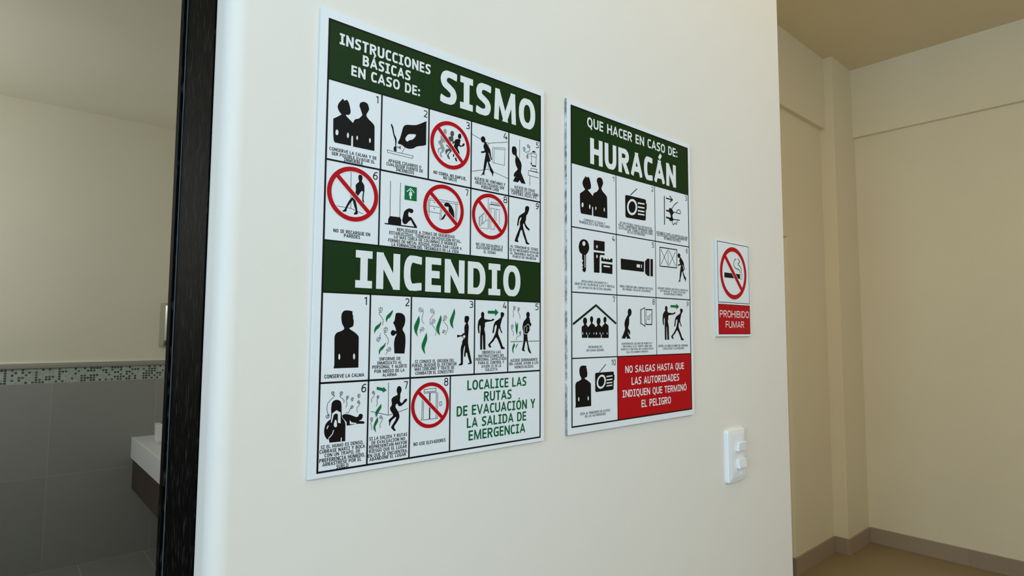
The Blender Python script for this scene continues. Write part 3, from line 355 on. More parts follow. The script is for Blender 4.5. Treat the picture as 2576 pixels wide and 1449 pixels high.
M = dict(
    paint=plaster('cream_paint', (0.80, 0.755, 0.69)),
    warmlit=plaster('warm_lit_cream_paint', (0.79, 0.72, 0.545)),  # cream paint yellowed to stand in for missing warm light
    ceil=plaster('warm_lit_ceiling_paint', (0.75, 0.665, 0.47)),  # warm light put into the ceiling colour as extra yellow
    bathpaint=plaster('bathroom_paint', (0.74, 0.71, 0.60), 0.07),
    floor=tiled('beige_floor_tile', (0.29, 0.225, 0.125), (0.24, 0.185, 0.11), (0, 1), (0.6, 0.6), (0.25, 0.1), 0.003, 0.35),
    base=tiled('taupe_baseboard_tile', (0.36, 0.285, 0.205), (0.24, 0.19, 0.14), (0, 1), (0.6, 0.6), (0.31, 0.27), 0.002, 0.4),
    bfloor=tiled('grey_floor_tile', (0.27, 0.265, 0.25), (0.45, 0.44, 0.41), (0, 1), (0.362, 0.6), (0.484, 4.0066), 0.004, 0.45),
    btile=tiled('grey_wall_tile', (0.30, 0.30, 0.285), (0.38, 0.375, 0.35), (0, 2), (0.574, 0.5785), (0.302, 0.0005), 0.003, 0.4),
    mosaic=mosaic('glass_mosaic'),
    ledge_strip=plain('cream_ledge_strip', (0.86, 0.83, 0.74), 0.4),
    ledge=plain('grey_ledge_tile', (0.30, 0.29, 0.26), 0.35),
    wood=wenge('dark_wenge_wood'),
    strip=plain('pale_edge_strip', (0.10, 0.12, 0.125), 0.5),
    board=plain('white_print_sheet', (0.80, 0.835, 0.87), 0.35, spec=0.2),
    core=plain('grey_white_foam_core', (0.62, 0.66, 0.66), 0.35),
    worn=scuffed('scuffed_grey_edge'),
    black=plain('black_print', (0.0105, 0.0085, 0.0075), 0.35, spec=0.06),
    white=plain('white_print', (0.80, 0.82, 0.83), 0.35, spec=0.06),
    gray=plain('grey_print', (0.085, 0.083, 0.083), 0.35, spec=0.06),
    lgray=plain('pale_grey_print', (0.33, 0.33, 0.34), 0.35, spec=0.06),
    green=plain('green_print', (0.010, 0.155, 0.050), 0.35, spec=0.06),
    greend=plain('dark_green_print', (0.0125, 0.036, 0.0085), 0.35, spec=0.06),
    greenm=plain('message_green_print', (0.010, 0.115, 0.040), 0.35, spec=0.06),
    roof=plain('greenish_black_print', (0.014, 0.024, 0.015), 0.35, spec=0.06),
    red=plain('red_print', (0.47, 0.006, 0.010), 0.35, spec=0.06),
    plastic=plain('white_plastic', (0.82, 0.83, 0.84), 0.3),
    ceramic=plain('white_ceramic', (0.78, 0.80, 0.84), 0.2),
    stone=plaster('white_counter_stone', (0.62, 0.64, 0.67), 0.05, 0.02),
    apron=plain('brown_laminate', (0.05, 0.032, 0.024), 0.5),
    steel=plain('brushed_steel', (0.62, 0.60, 0.54), 0.22, 1.0),
    dark=plain('black_slot', (0.01, 0.01, 0.01), 0.5),
    alu=plain('added_window_aluminium', (0.6, 0.61, 0.62), 0.35, 0.8),
)
gm, gnt, gb = new_mat('clear_glass')
gb.inputs['Base Color'].default_value = (0.97, 0.99, 1, 1)
gb.inputs['Transmission Weight'].default_value = 1.0
gb.inputs['Roughness'].default_value = 0.0
gb.inputs['IOR'].default_value = 1.02
M['glass'] = gm


# ---------------------------------------------------------------- mesh helpers
def link(name, bm, mats, parent=None, smooth=False, bevel=0.0):
    me = bpy.data.meshes.new(name)
    bm.to_mesh(me)
    bm.free()
    for m in (mats if isinstance(mats, (list, tuple)) else [mats]):
        me.materials.append(m)
    if smooth:
        for p in me.polygons:
            p.use_smooth = True
        me.set_sharp_from_angle(angle=math.radians(25))
    o = bpy.data.objects.new(name, me)
    COL.objects.link(o)
    if parent is not None:
        o.parent = parent
    if bevel:
        md = o.modifiers.new('bevel', 'BEVEL')
        md.width = bevel
        md.segments = 3
        md.limit_method = 'ANGLE'
    return o


def empty(name, loc, rz=0.0):
    o = bpy.data.objects.new(name, None)
    COL.objects.link(o)
    o.location = loc
    o.rotation_euler = (0, 0, rz)
    o.empty_display_size = 0.05
    return o


def tag(o, label, cat, group=None):
    o['label'] = label
    o['category'] = cat
    if group:
        o['group'] = group
    return o


def structure(name, bm, mats, parent=None, **kw):
    o = link(name, bm, mats, parent, **kw)
    if parent is None:
        o['kind'] = 'structure'
    return o


def bx(bm, x0, x1, y0, y1, z0, z1):
    v = [bm.verts.new((x, y, z)) for z in (z0, z1) for y in (y0, y1) for x in (x0, x1)]
    for f in ((0, 2, 3, 1), (4, 5, 7, 6), (0, 1, 5, 4), (2, 6, 7, 3), (0, 4, 6, 2), (1, 3, 7, 5)):
        bm.faces.new([v[i] for i in f])


def box(*a):
    bm = bmesh.new()
    bx(bm, *a)
    return bm


def prism(bm, pts, z0, z1):
    a = [bm.verts.new((x, y, z0)) for x, y in pts]
    b = [bm.verts.new((x, y, z1)) for x, y in pts]
    n = len(pts)
    for i in range(n):
        bm.faces.new((a[i], a[(i + 1) % n], b[(i + 1) % n], b[i]))
    bm.faces.new(list(reversed(a)))
    bm.faces.new(b)
    bmesh.ops.recalc_face_normals(bm, faces=bm.faces[:])


# ---------------------------------------------------------------- the setting
ZC = 3.47
# sign wall: right of the bathroom doorway, with a rounded plaster corner at the opening
bm = bmesh.new()
R = 0.022
prof = [(1.625, 0.0), (1.625, 0.2), (0.216, 0.2), (0.216, 0.05), (0.1885, 0.05)]
prof += [(0.1885 + R - R * math.cos(t), R - R * math.sin(t)) for t in [PI / 2 * i / 10 for i in range(11)]]
prism(bm, prof, 0, ZC)
bx(bm, -0.75, 0.216, 0.0, 0.2, 2.14, ZC)
bx(bm, XL, -0.75, 0.0, 0.2, 0, ZC)
structure('wall_front', bm, M['paint'], smooth=True)

bm = bmesh.new()
bx(bm, XL, 5.0, YB, 0.2, -0.1, 0.0)
bx(bm, 1.45, 5.0, 0.2, 3.2, -0.1, 0.0)
structure('floor', bm, M['floor'])
bm = bmesh.new()
bx(bm, XL, 5.0, YB, 0.0, ZC, ZC + 0.1)
bx(bm, 1.45, 5.0, 0.0, 3.2, ZC, ZC + 0.1)
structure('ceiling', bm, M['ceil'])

YC, YU, YP = 0.944, 0.912, 0.852      # far wall, its beam face, pilaster face
XB, XU, XP = 4.812, 4.776, 4.418      # right wall, its beam face, pilaster side
structure('wall_right', box(XB, 5.0, YB, YC + 0.16, 0, ZC), M['warmlit'])
# far wall with a doorway at its left; the opening edge is rounded plaster
bm = bmesh.new()
R = 0.03
prof = [(XB, YC), (XB, YC + 0.16), (3.80, YC + 0.16)]
prof += [(3.80 + R - R * math.cos(t), YC + R - R * math.sin(t)) for t in [PI / 2 * i / 10 for i in range(11)]]
prism(bm, prof, 0, 2.11)
bx(bm, 1.62, XB, YC, YC + 0.16, 2.11, ZC)
bx(bm, 1.62, 2.75, YC, YC + 0.16, 0, 2.11)
structure('wall_far', bm, M['warmlit'], smooth=True)
structure('trim_1', box(1.62, XP, YU, YC, 2.95, ZC), M['warmlit'])
structure('trim_2', box(XU, XB, YB, YP, 2.95, ZC), M['warmlit'])
structure('trim_3', box(XP, XB, YP, YC, 0, ZC), M['warmlit'])
structure('wall_passage', box(1.45, 1.625, 0.2, 3.3, 0, ZC), M['paint'])
bm = bmesh.new()
bx(bm, 1.62, 5.0, 3.2, 3.35, 0, ZC)
bx(bm, 4.9, 5.0, YC + 0.16, 3.2, 0, ZC)
structure('wall_end', bm, M['paint'])

BH, BT = 0.103, 0.013
structure('baseboard_right', box(XB - BT, XB, YB, YP - BT, 0, BH), M['base'])
bm = bmesh.new()
bx(bm, XP - BT, XB - BT, YP - BT, YP, 0, BH)
bx(bm, XP - BT, XP, YP, YC - BT, 0, BH)
structure('baseboard_pilaster', bm, M['base'])
bm = bmesh.new()
bx(bm, 3.80 - BT, XP - BT, YC - BT, YC, 0, BH)
bx(bm, 3.80 - BT, 3.80, YC, YC + 0.16, 0, BH)
structure('baseboard_far', bm, M['base'])
bm = bmesh.new()
bx(bm, 0.24, 1.625 + BT, -BT, 0.0, 0, BH)
bx(bm, 1.625, 1.625 + BT, 0.0, YC, 0, BH)
structure('baseboard_front', bm, M['base'])

# walls left of and behind the camera, with unseen windows added for daylight
def window(name, loc, w, hgt, rz):
    win = empty(name, loc, rz)
    win['kind'] = 'structure'
    bm = bmesh.new()
    h2 = w / 2
    for a in ((-h2, h2, -.03, .03, 0, .05), (-h2, h2, -.03, .03, hgt - .05, hgt), (-h2, -h2 + .05, -.03, .03, .05, hgt - .05), (h2 - .05, h2, -.03, .03, .05, hgt - .05), (-.02, .02, -.02, .02, .05, hgt - .05)):
        bx(bm, *a)
    link('added_window_frame', bm, M['alu'], win)


bm = bmesh.new()
bx(bm, XL, 5.0, YB - .15, YB, 0, 2.05)
bx(bm, XL, 5.0, YB - .15, YB, 3.25, ZC)
bx(bm, XL, -0.85, YB - .15, YB, 2.05, 3.25)
bx(bm, 1.85, 5.0, YB - .15, YB, 2.05, 3.25)
structure('wall_behind', bm, M['paint'])
window('added_window_1', (0.5, YB - .06, 2.05), 2.7, 1.2, 0)
bm = bmesh.new()
bx(bm, XL - .15, XL, YB, 0.2, 0, 1.3)
bx(bm, XL - .15, XL, YB, 0.2, 2.7, ZC)
bx(bm, XL - .15, XL, YB, -1.8, 1.3, 2.7)
bx(bm, XL - .15, XL, -0.6, 0.2, 1.3, 2.7)
structure('wall_left', bm, M['paint'])
window('added_window_2', (XL - .06, -1.2, 1.3), 1.2, 1.4, PI / 2)

# warm fill lamps added on the hall ceiling, unseen by the camera
lm, lnt, lb = new_mat('fill_diffuser')
lb.inputs['Base Color'].default_value = (0.9, 0.85, 0.7, 1)
lb.inputs['Emission Color'].default_value = (1.0, 0.70, 0.28, 1)
lb.inputs['Emission Strength'].default_value = 1.5
for lx, ly, lab in ((2.35, -0.25, 'added unseen warm fill lamp just beyond the end of the sign wall'), (1.3, -1.7, 'added unseen warm fill lamp above the hall facing the signs')):
    lamp = empty('added_fill_lamp', (lx, ly, ZC), PI / 2)
    tag(lamp, lab, 'lamp')
    link('fill_housing', box(-.62, .62, -.17, .17, -.05, 0), M['plastic'], lamp)
    link('fill_diffuser', box(-.6, .6, -.15, .15, -.06, -.05), lm, lamp)

# ---- bathroom
YD = 4.0066
structure('wall_back', box(-1.25, 1.5, YD + 0.006, YD + 0.15, 0, 2.93), M['bathpaint'])
structure('trim_4', box(-1.25, 1.45, YD, YD + 0.006, 0, 1.1575), M['btile'])
structure('trim_5', box(-1.25, 1.45, YD, YD + 0.006, 1.1575, 1.2495), M['mosaic'])
bm = bmesh.new()
bp_ = [(YD + 0.006, 1.2495), (YD - 0.004, 1.2495), (YD - 0.011, 1.253)]
bp_ += [(YD - 0.011 + 0.017 * (1 - math.cos(t)), 1.265 + 0.017 * math.sin(t)) for t in [PI / 2 * i / 8 for i in range(9)]]
a = [bm.verts.new((-1.25, y, z)) for y, z in bp_]
b = [bm.verts.new((1.45, y, z)) for y, z in bp_]
for i in range(len(bp_)):
    j = (i + 1) % len(bp_)
    bm.faces.new((a[i], a[j], b[j], b[i]))
bm.faces.new(a)
bm.faces.new(list(reversed(b)))
bmesh.ops.recalc_face_normals(bm, faces=bm.faces[:])
structure('trim_6', bm, M['ledge'], smooth=True)
structure('trim_7', box(-1.25, 1.45, YD - 0.001, YD + 0.006, 1.282, 1.2895), M['ledge_strip'])  # thin cream strip along the top of the ledge
structure('floor', box(-1.25, 1.45, 0.2, YD, -0.1, 0.0), M['bfloor'])
structure('ceiling', box(-1.25, 1.5, 0.2, YD + 0.15, 2.93, 3.05), M['bathpaint'])
bm = bmesh.new()
bx(bm, -1.4, -1.25, 0.2, YD + .15, 0, 1.75)
bx(bm, -1.4, -1.25, 0.2, YD + .15, 2.55, 2.93)
bx(bm, -1.4, -1.25, 0.2, 2.5, 1.75, 2.55)
bx(bm, -1.4, -1.25, 3.5, YD + .15, 1.75, 2.55)
structure('wall_bathroom', bm, M['bathpaint'])
structure('wall_vanity', box(1.445, 1.45, 0.2, YD, 0, 2.93), M['bathpaint'])

# dark door frame with its rebated stop
door = empty('door_1', (0.2, 0.12, 0))
door['kind'] = 'structure'
bm = bmesh.new()
bx(bm, 0.1865 - .2, 0.216 - .2, 0.05 - .12, 0.196 - .12, 0, 2.14)
bx(bm, -0.75 - .2, 0.216 - .2, 0.05 - .12, 0.196 - .12, 2.11, 2.14)
bx(bm, -0.75 - .2, -0.72 - .2, 0.05 - .12, 0.196 - .12, 0, 2.11)
link('door_frame', bm, M['wood'], door, bevel=0.001)
bm = bmesh.new()
bx(bm, 0.1823 - .2, 0.216 - .2, 0.198 - .12, 0.218 - .12, 0, 2.14)
bx(bm, -0.75 - .2, 0.216 - .2, 0.198 - .12, 0.218 - .12, 2.103, 2.14)
bx(bm, -0.75 - .2, -0.713 - .2, 0.198 - .12, 0.218 - .12, 0, 2.103)
link('door_stop', bm, M['wood'], door, bevel=0.001)
arris = link('door_arris_strip', box(0.1858 - .2, 0.1885 - .2, 0.1955 - .12, 0.1985 - .12, 0, 2.1), M['strip'], door)  # thin pale grey strip along the frame's inner edge
arris['label'] = 'thin grey seal line'

# ---------------------------------------------------------------- printed signs: flat art on boards
def corner_curve(pts, smooth, closed, n=4):
    """smooth curve through points; a repeated point stays a corner"""
    P = [Vector(p) for p in pts]
    if not smooth or len(P) < 3:
        return P
    L = len(P)
    out = []
    cnt = L if closed else L - 1

    def tan(i):
        a, b, c = P[(i - 1) % L], P[i % L], P[(i + 1) % L]
        if not closed and i == 0:
            return (c - b) * 0.7
        if not closed and i == L - 1:
            return (b - a) * 0.7
        d1, d2 = (b - a).length, (c - b).length
        if min(d1, d2) < 1e-6 or (c - a).length < 1e-6:
            return Vector((0, 0))
        return (c - a).normalized() * min(d1, d2) * 0.9
    for i in range(cnt):
        p0, p1 = P[i], P[(i + 1) % L]
        if (p1 - p0).length < 1e-6:
            continue
        m0, m1 = tan(i), tan((i + 1) % L)
        for k in range(n):
            t = k / n
            h00, h10 = 2 * t ** 3 - 3 * t ** 2 + 1, t ** 3 - 2 * t ** 2 + t
            h01, h11 = -2 * t ** 3 + 3 * t ** 2, t ** 3 - t ** 2
            out.append(p0 * h00 + m0 * h10 + p1 * h01 + m1 * h11)
    if not closed:
        out.append(P[-1])
    return out


def pairs(f):
    return [(f[i], f[i + 1]) for i in range(0, len(f), 2)]


class Art:
    """collects flat faces in sign coordinates (metres, u right, v up) at height w in front of the board"""
    def __init__(self, scale=1e-4):
        self.bm = bmesh.new()
        self.s = scale
        self.w = 0.0
        self.mi = 0
        self.k = 0

    def face(self, pts):
        q = []
        for p in pts:
            p = Vector((p[0], p[1]))
            if not q or (p - q[-1]).length > 1e-4:
                q.append(p)
        if len(q) > 2 and (q[0] - q[-1]).length < 1e-4:
            q.pop()
        if len(q) < 3:
            return
        ar = sum(q[i].x * q[(i + 1) % len(q)].y - q[(i + 1) % len(q)].x * q[i].y for i in range(len(q)))
        if ar < 0:
            q.reverse()
        # successive strokes of one print sit a hundredth of a millimetre apart, so none coincide
        d = self.w + (self.k % 6) * 1.0e-5
        f = self.bm.faces.new([self.bm.verts.new((p.x * self.s, -d, p.y * self.s)) for p in q])
        f.material_index = self.mi

    def poly(self, outer, holes=()):
        self.k += 1
        loops = [[Vector((p[0], p[1], 0)) for p in lp] for lp in [outer, *holes]]
        flat = [p for lp in loops for p in lp]
        for t in tessellate_polygon(loops):
            self.face([flat[i] for i in t])

    def ribbon(self, pts, w, closed=False, clip=None):
        P = []
        for p in pts:
            p = Vector((p[0], p[1]))
            if not P or (p - P[-1]).length > 1e-6:
                P.append(p)
        if closed and (P[0] - P[-1]).length < 1e-6:
            P.pop()
        L = len(P)
        if L < 2:
            return
        self.k += 1
        lf, rt = [], []
        for i in range(L):
            a = P[i - 1] if (closed or i > 0) else None
            c = P[(i + 1) % L] if (closed or i < L - 1) else None
            b = P[i]
            if a is None:
                d = (c - b).normalized()
                k = 1
            elif c is None:
                d = (b - a).normalized()
                k = 1
            else:
                d1, d2 = (b - a).normalized(), (c - b).normalized()
                d = d1 + d2
                if d.length < 0.3:
                    d = d1
                    k = 1
                else:
                    d.normalize()
                    k = min(2.2, 1 / max(0.3, d.dot(d1)))
            n = Vector((-d.y, d.x)) * (w / 2 * k)
            lf.append(b + n)
            rt.append(b - n)
        for i in range(L if closed else L - 1):
            j = (i + 1) % L
            q = [lf[i], lf[j], rt[j], rt[i]]
            if clip:
                q = clip_box(q, clip)
            if len(q) > 2:
                self.face(q)


def clip_box(q, c):
    for ax, val, sg in ((0, c[0], 1), (0, c[1], -1), (1, c[2], 1), (1, c[3], -1)):
        o = []
        for i in range(len(q)):
            a, b = q[i - 1], q[i]
            da, db = (a[ax] - val) * sg, (b[ax] - val) * sg
            if (da >= 0) != (db >= 0):
                o.append(a + (b - a) * (da / (da - db)))
            if db >= 0:
                o.append(b)
        q = o
        if not q:
            break
    return q


def arc(cx, cy, rx, ry, a0, a1, n=14, e=2.3):
    o = []
    for i in range(n + 1):
        t = math.radians(a0 + (a1 - a0) * i / n)
        c, s = math.cos(t), math.sin(t)
        o.append((cx + rx * math.copysign(abs(c) ** (2 / e), c), cy + ry * math.copysign(abs(s) ** (2 / e), s)))
    return o


def sm(*pts):
    return [tuple(p) for p in corner_curve(pts, True, False, 5)]


V0, V1 = -0.3, 1.3
STEM = [(0, V0), (0, V1)]
STEMR = [(1, V0), (1, V1)]
ROUND = arc(.5, .5, .5, .5, 0, 360, 36)
GLY = {
    'A': [[(-.09, V0 * .3), (.5, 1.02), (.62, 1.3)], [(1.09, V0 * .3), (.5, 1.02), (.38, 1.3)], [(.16, .27), (.84, .27)]],
    'B': [STEM, [(0, 1)] + [(.4, 1)] + arc(.42, .76, .5, .24, 90, -90) + [(0, .52)], [(.4, .52)] + arc(.45, .26, .55, .26, 90, -90) + [(0, 0)]],
    'C': [[(1.3, .95), (.9, .97)] + arc(.5, .5, .5, .5, 80, 280, 24) + [(.9, .03), (1.3, .05)]],
    'D': [STEM, [(0, 1), (.35, 1)] + arc(.4, .5, .6, .5, 90, -90, 20) + [(.35, 0), (0, 0)]],
    'E': [STEM, [(0, 1), (1.3, 1)], [(0, .51), (1.15, .51)], [(0, 0), (1.3, 0)]],
    'F': [STEM, [(0, 1), (1.3, 1)], [(0, .49), (1.2, .49)]],
    'G': [[(1.3, .95), (.9, .97)] + arc(.5, .5, .5, .5, 80, 285, 24) + [(1, .06), (1, .46), (.52, .46)]],
    'H': [STEM, STEMR, [(0, .51), (1, .51)]],
    'I': [[(.5, V0), (.5, V1)], [(-.6, 1), (1.6, 1)], [(-.6, 0), (1.6, 0)]],
    'i': [[(.5, V0), (.5, V1)]],
    'J': [[(.35, 1), (1, 1)], [(1, V1), (1, .25)] + arc(.45, .25, .55, .25, -15, -90, 8) + [(-.3, 0)]],
    'K': [STEM, [(0, .4), (1.15, 1.2)], [(.36, .62), (1.15, -.2)]],
    'L': [STEM, [(0, 0), (1.4, 0)]],
    'M': [[(-.02, V0), (.06, V1)], [(1.02, V0), (.94, V1)], [(.03, 1.1), (.703, -.5)], [(.97, 1.1), (.297, -.5)]],
    'N': [STEM, STEMR, [(-.02, 1.06), (1.02, -.06)]],
    'O': [ROUND], '0': [ROUND],
    'P': [STEM, [(0, 1), (.42, 1)] + arc(.45, .73, .55, .27, 90, -90) + [(0, .46)]],
    'Q': [ROUND],
    'R': [STEM, [(0, 1), (.4, 1)] + arc(.43, .75, .55, .25, 90, -90) + [(0, .5)], [(.42, .52), (1.13, -.2)]],
    'S': [sm((1.3, .95), (.85, .99), (.5, 1), (.16, .93), (.02, .76), (.14, .6), (.5, .51), (.86, .4), (.98, .24), (.84, .07), (.48, 0), (.15, .01), (-.3, .07))],
    'T': [[(.5, V0), (.5, 1)], [(-.3, 1), (1.3, 1)]],
    'U': [[(0, V1)] + arc(.5, .36, .5, .36, 180, 360, 18) + [(1, V1)]],
    'V': [[(-.1, 1.1), (.5, -.02), (.62, -.3)], [(1.1, 1.1), (.5, -.02), (.38, -.3)]],
    'X': [[(-.1, V1 - .15), (1.1, V0 + .15)], [(1.1, V1 - .15), (-.1, V0 + .15)]],
    'Y': [[(-.12, 1.2), (.5, .4)], [(1.12, 1.2), (.5, .4)], [(.5, .45), (.5, V0)]],
    'Z': [[(-.3, 1), (1, 1)], [(.95, 1), (.03, 0)], [(0, 0), (1.3, 0)]],
    '1': [[(.95, V0), (.95, V1)], [(.95, .97), (.5, .88), (.0, .88)]],
    '2': [sm((-.02, .86), (.2, .97), (.5, 1), (.84, .93), (.96, .75), (.84, .52), (.4, .26), (.04, 0)) + [(1.3, 0)]],
    '3': [sm((-.2, .97), (.45, 1), (.86, .92), (.93, .75), (.8, .58), (.3, .53)), sm((.3, .53), (.85, .46), (1, .27), (.86, .07), (.45, 0), (-.2, .04))],
    '4': [[(.62, 1.25), (-.02, .27), (1.3, .27)], [(.72, .58), (.72, V0)]],
    '5': [[(1.2, 1), (.12, 1), (.07, .56)] + sm((.07, .56), (.5, .6), (.88, .5), (1, .29), (.86, .07), (.45, 0), (-.2, .04))],
    '6': [sm((1.1, .99), (.62, .98), (.2, .78), (0, .4), (.08, .12), (.5, 0), (.9, .1), (1, .3), (.9, .52), (.5, .6), (.06, .42))],
    '7': [[(-.3, 1), (.97, 1)], [(.96, 1.0), (.3, V0)]],
    '8': [arc(.5, .77, .43, .23, 0, 360, 24), arc(.5, .27, .5, .27, 0, 360, 24)],
    ':': [], '.': [], ',': [], '"': [[(.1, .75), (.1, V1)], [(.9, .75), (.9, V1)]],
}
GLY['9'] = [[(1 - x, 1 - y) for x, y in GLY['6'][0]]]
WID = dict(A=.58, B=.51, C=.46, D=.54, E=.43, F=.42, G=.53, H=.56, I=.38, J=.38, K=.54, L=.42, M=.74, N=.57, O=.58, P=.5, Q=.58, R=.53,
           S=.47, T=.49, U=.55, V=.57, X=.55, Y=.54, Z=.49, i=.16)
ACC = {'Á': 'A', 'É': 'E', 'Í': 'I', 'Ó': 'O', 'Ú': 'U'}


def set_text(art, s, u0, u1, v0, cap, wt, mode):
    seq = []
    for ch in s:
        b = ACC.get(ch, ch)
        if b == 'I' and mode == 2:
            b = 'i'
        if ch == ' ':
            wd = .25
        elif b in ':.,':
            wd = .17
        elif b == '"':
            wd = .3
        elif b == '1':
            wd = .3
        elif b.isdigit():
            wd = .5
        else:
            wd = WID[b]
        seq.append((ch, b, wd))
    gap = 0.095 if mode != 1 else 0.13
    nat = sum(q[2] for q in seq) + gap * (len(seq) - 1)
    k = (u1 - u0) / (nat * cap)
    w = wt * min(1.0, 0.45 + 0.55 * k)
    hw = w * 0.86
    x = 0.0
    for ch, b, wd in seq:
        W = wd * k
        if ch != ' ':
            def mp(p):
                if b == 'i':
                    px = W / 2
                else:
                    px = w / 2 + p[0] * (W - w)
                return Vector((u0 + (x + px) * cap, v0 + (hw / 2 + p[1] * (1 - hw)) * cap))
            cl = (u0 + x * cap, u0 + (x + W) * cap, v0, v0 + cap)
            for st in GLY[b]:
                pts = [mp(p) for p in st]
                closed = len(st) > 8 and (Vector(st[0]) - Vector(st[-1])).length < 1e-6
                art.ribbon(pts, w * cap * (0.86 if b in 'AVM' and len(st) < 4 and st[0][1] != st[1][1] else 1), closed, cl)
            ux, c2 = u0 + x * cap, cap
            if b in ':.,':
                r = w * 0.62 * cap
                cx = ux + W / 2 * cap
                for cy in ((r, .62 * cap) if b == ':' else (r,)):
                    art.face([(cx + r * math.cos(t), v0 + cy + r * math.sin(t)) for t in [2 * PI * i / 12 for i in range(12)]])
                if b == ',':
                    art.ribbon([(cx + r * .5, v0 + r), (cx - r * .5, v0 - r * 1.6)], w * .7 * cap)
            if b == 'Q':
                art.ribbon([(ux + W * .52 * cap, v0 + .1 * cap), (ux + W * .86 * cap, v0 - .16 * cap)], w * cap * .95)
            if ch in ACC:
                cx = ux + W * .5 * cap
                art.ribbon([(cx - .02 * cap, v0 + 1.07 * cap), (cx + .13 * cap, v0 + 1.27 * cap)], w * cap * .72)
        x += W + gap * k


def draw(art, sh):
    t = sh[0]
    if t == 'P':
        outer = corner_curve(pairs(sh[1]), sh[3], True)
        holes = [corner_curve(pairs(h), sh[3], True, 3) for h in sh[2]]
        art.poly(outer, holes)
    elif t == 'L':
        p = pairs(sh[1])
        closed = len(p) > 2 and p[0] == p[-1]
        if closed:
            p = p[:-1]
        art.ribbon(corner_curve(p, sh[3], closed), sh[2], closed)
    elif t == 'S':
        cx, cy, Rr, tail, w, dash = sh[1:]
        tail = pairs(tail)
        d = Vector(tail[0]) - Vector((cx, cy))
        a1 = math.atan2(d.y, d.x)
        sg = 1 if len(tail) % 2 else -1
        a1 += sg * 0.9
        sp = []
        for i in range(27):
            q = i / 26
            a = a1 - sg * 2 * PI * 1.7 * (1 - q) - sg * 0.0
            sp.append((cx + Rr * (0.15 + .85 * q) * math.cos(a), cy + Rr * (0.15 + .85 * q) * math.sin(a)))
        # the spiral runs on into its tail
        sp2 = [(2 * cx * 0 + p[0], p[1]) for p in sp]
        pts = [Vector(p) for p in sp2] + corner_curve([sp2[-1]] + tail, True, False)[1:]
        if not dash:
            art.ribbon(pts, w)
        else:
            acc, cur, on, lim = 0.0, [pts[0]], True, w * 2.1
            for a, b in zip(pts, pts[1:]):
                seg, rem = b - a, (b - a).length
                pos = a.copy()
                while rem > 1e-6:
                    step = min(rem, lim - acc)
                    pos = pos + seg.normalized() * step
                    rem -= step
                    acc += step
                    cur.append(pos.copy())
                    if acc >= lim - 1e-6:
                        if on:
                            art.ribbon(cur, w)
                        on = not on
                        cur = [pos.copy()]
                        acc = 0.0
                        lim = w * (2.1 if on else 1.15)
            if on:
                art.ribbon(cur, w)
    elif t == 'R':
        cx, cy, r, th, ang = sh[1:]
        w = r * th
        d = Vector((math.cos(math.radians(ang)), math.sin(math.radians(ang)))) * (r - w * .6)
        c = Vector((cx, cy))
        base = art.w
        art.mi, art.w = 1, base - 1.0e-4
        art.ribbon([c - d, c + d], w * 1.22)
        art.ribbon([c + Vector((math.cos(a), math.sin(a))) * (r - w / 2) for a in [2 * PI * i / 72 for i in range(72)]], w * 1.22, True)
        art.mi, art.w = 0, base
        art.ribbon([c - d, c + d], w * 0.96)
        art.ribbon([c + Vector((math.cos(a), math.sin(a))) * (r - w / 2) for a in [2 * PI * i / 72 for i in range(72)]], w, True)
    elif t == 'T':
        set_text(art, *sh[1:])


def print_part(name, mats, shapes, w, parent, label=None):
    a = Art()
    a.w = w
    for s in shapes:
        draw(a, s)
    o = link(name, a.bm, mats, parent)
    if label:
        o['label'] = label
    return o


def make_sign(name, key, x0, x1, z0, z1, label, edge_mat, thick=0.006, edge_label=None):
    root = empty(name, (x0, -thick, z0))
    tag(root, label, 'sign')
    W, Hh = x1 - x0, z1 - z0
    bm = bmesh.new()
    bx(bm, 0, W, 0.0006, thick - 0.0002, 0, Hh)
    link('backing_board', bm, edge_mat, root, bevel=0.0006)
    bm = bmesh.new()
    bx(bm, 0.0004, W - 0.0004, 0, 0.0006, 0.0004, Hh - 0.0004)
    sheet = link('printed_sheet', bm, M['board'], root)
    sheet['label'] = 'glossy white printed face'
    for nm, col, shapes, kids, lab in SIGN_ART[key]:
        lay = {'header_band': 1.2e-4, 'message_panel': 1.2e-4, 'ruled_border': 2.2e-4}.get(nm, 1.6e-4)
        p = print_part(nm, [M[col], M['white']], shapes, lay, root, lab)
        for kn, kc, ks, kl in kids:
            kw = {'prohibition_ring': 4.6e-4, 'trailing_runner': 2.2e-4 if kc == 'gray' else 1.9e-4, 'shelter_figure': 4e-4, 'panel_outline': 2.4e-4}.get(kn, 3e-4)
            print_part(kn, [M[kc], M['white']], ks, kw, p, kl)
    return root


make_sign('safety_sign', 'quake', 0.2973, 0.6984, 1.3170, 1.9155, 'large earthquake and fire instruction sign headed SISMO and INCENDIO', M['core'], 0.0045)
make_sign('safety_sign', 'storm', 0.7539, 1.1535, 1.3195, 1.9172, 'hurricane instruction sign headed HURACÁN with a red panel at its bottom right', M['worn'], 0.006)
make_sign('safety_sign', 'smoke', 1.2562, 1.4163, 1.4876, 1.7146, 'small no smoking sign reading PROHIBIDO FUMAR above the light switch', M['core'], 0.006)

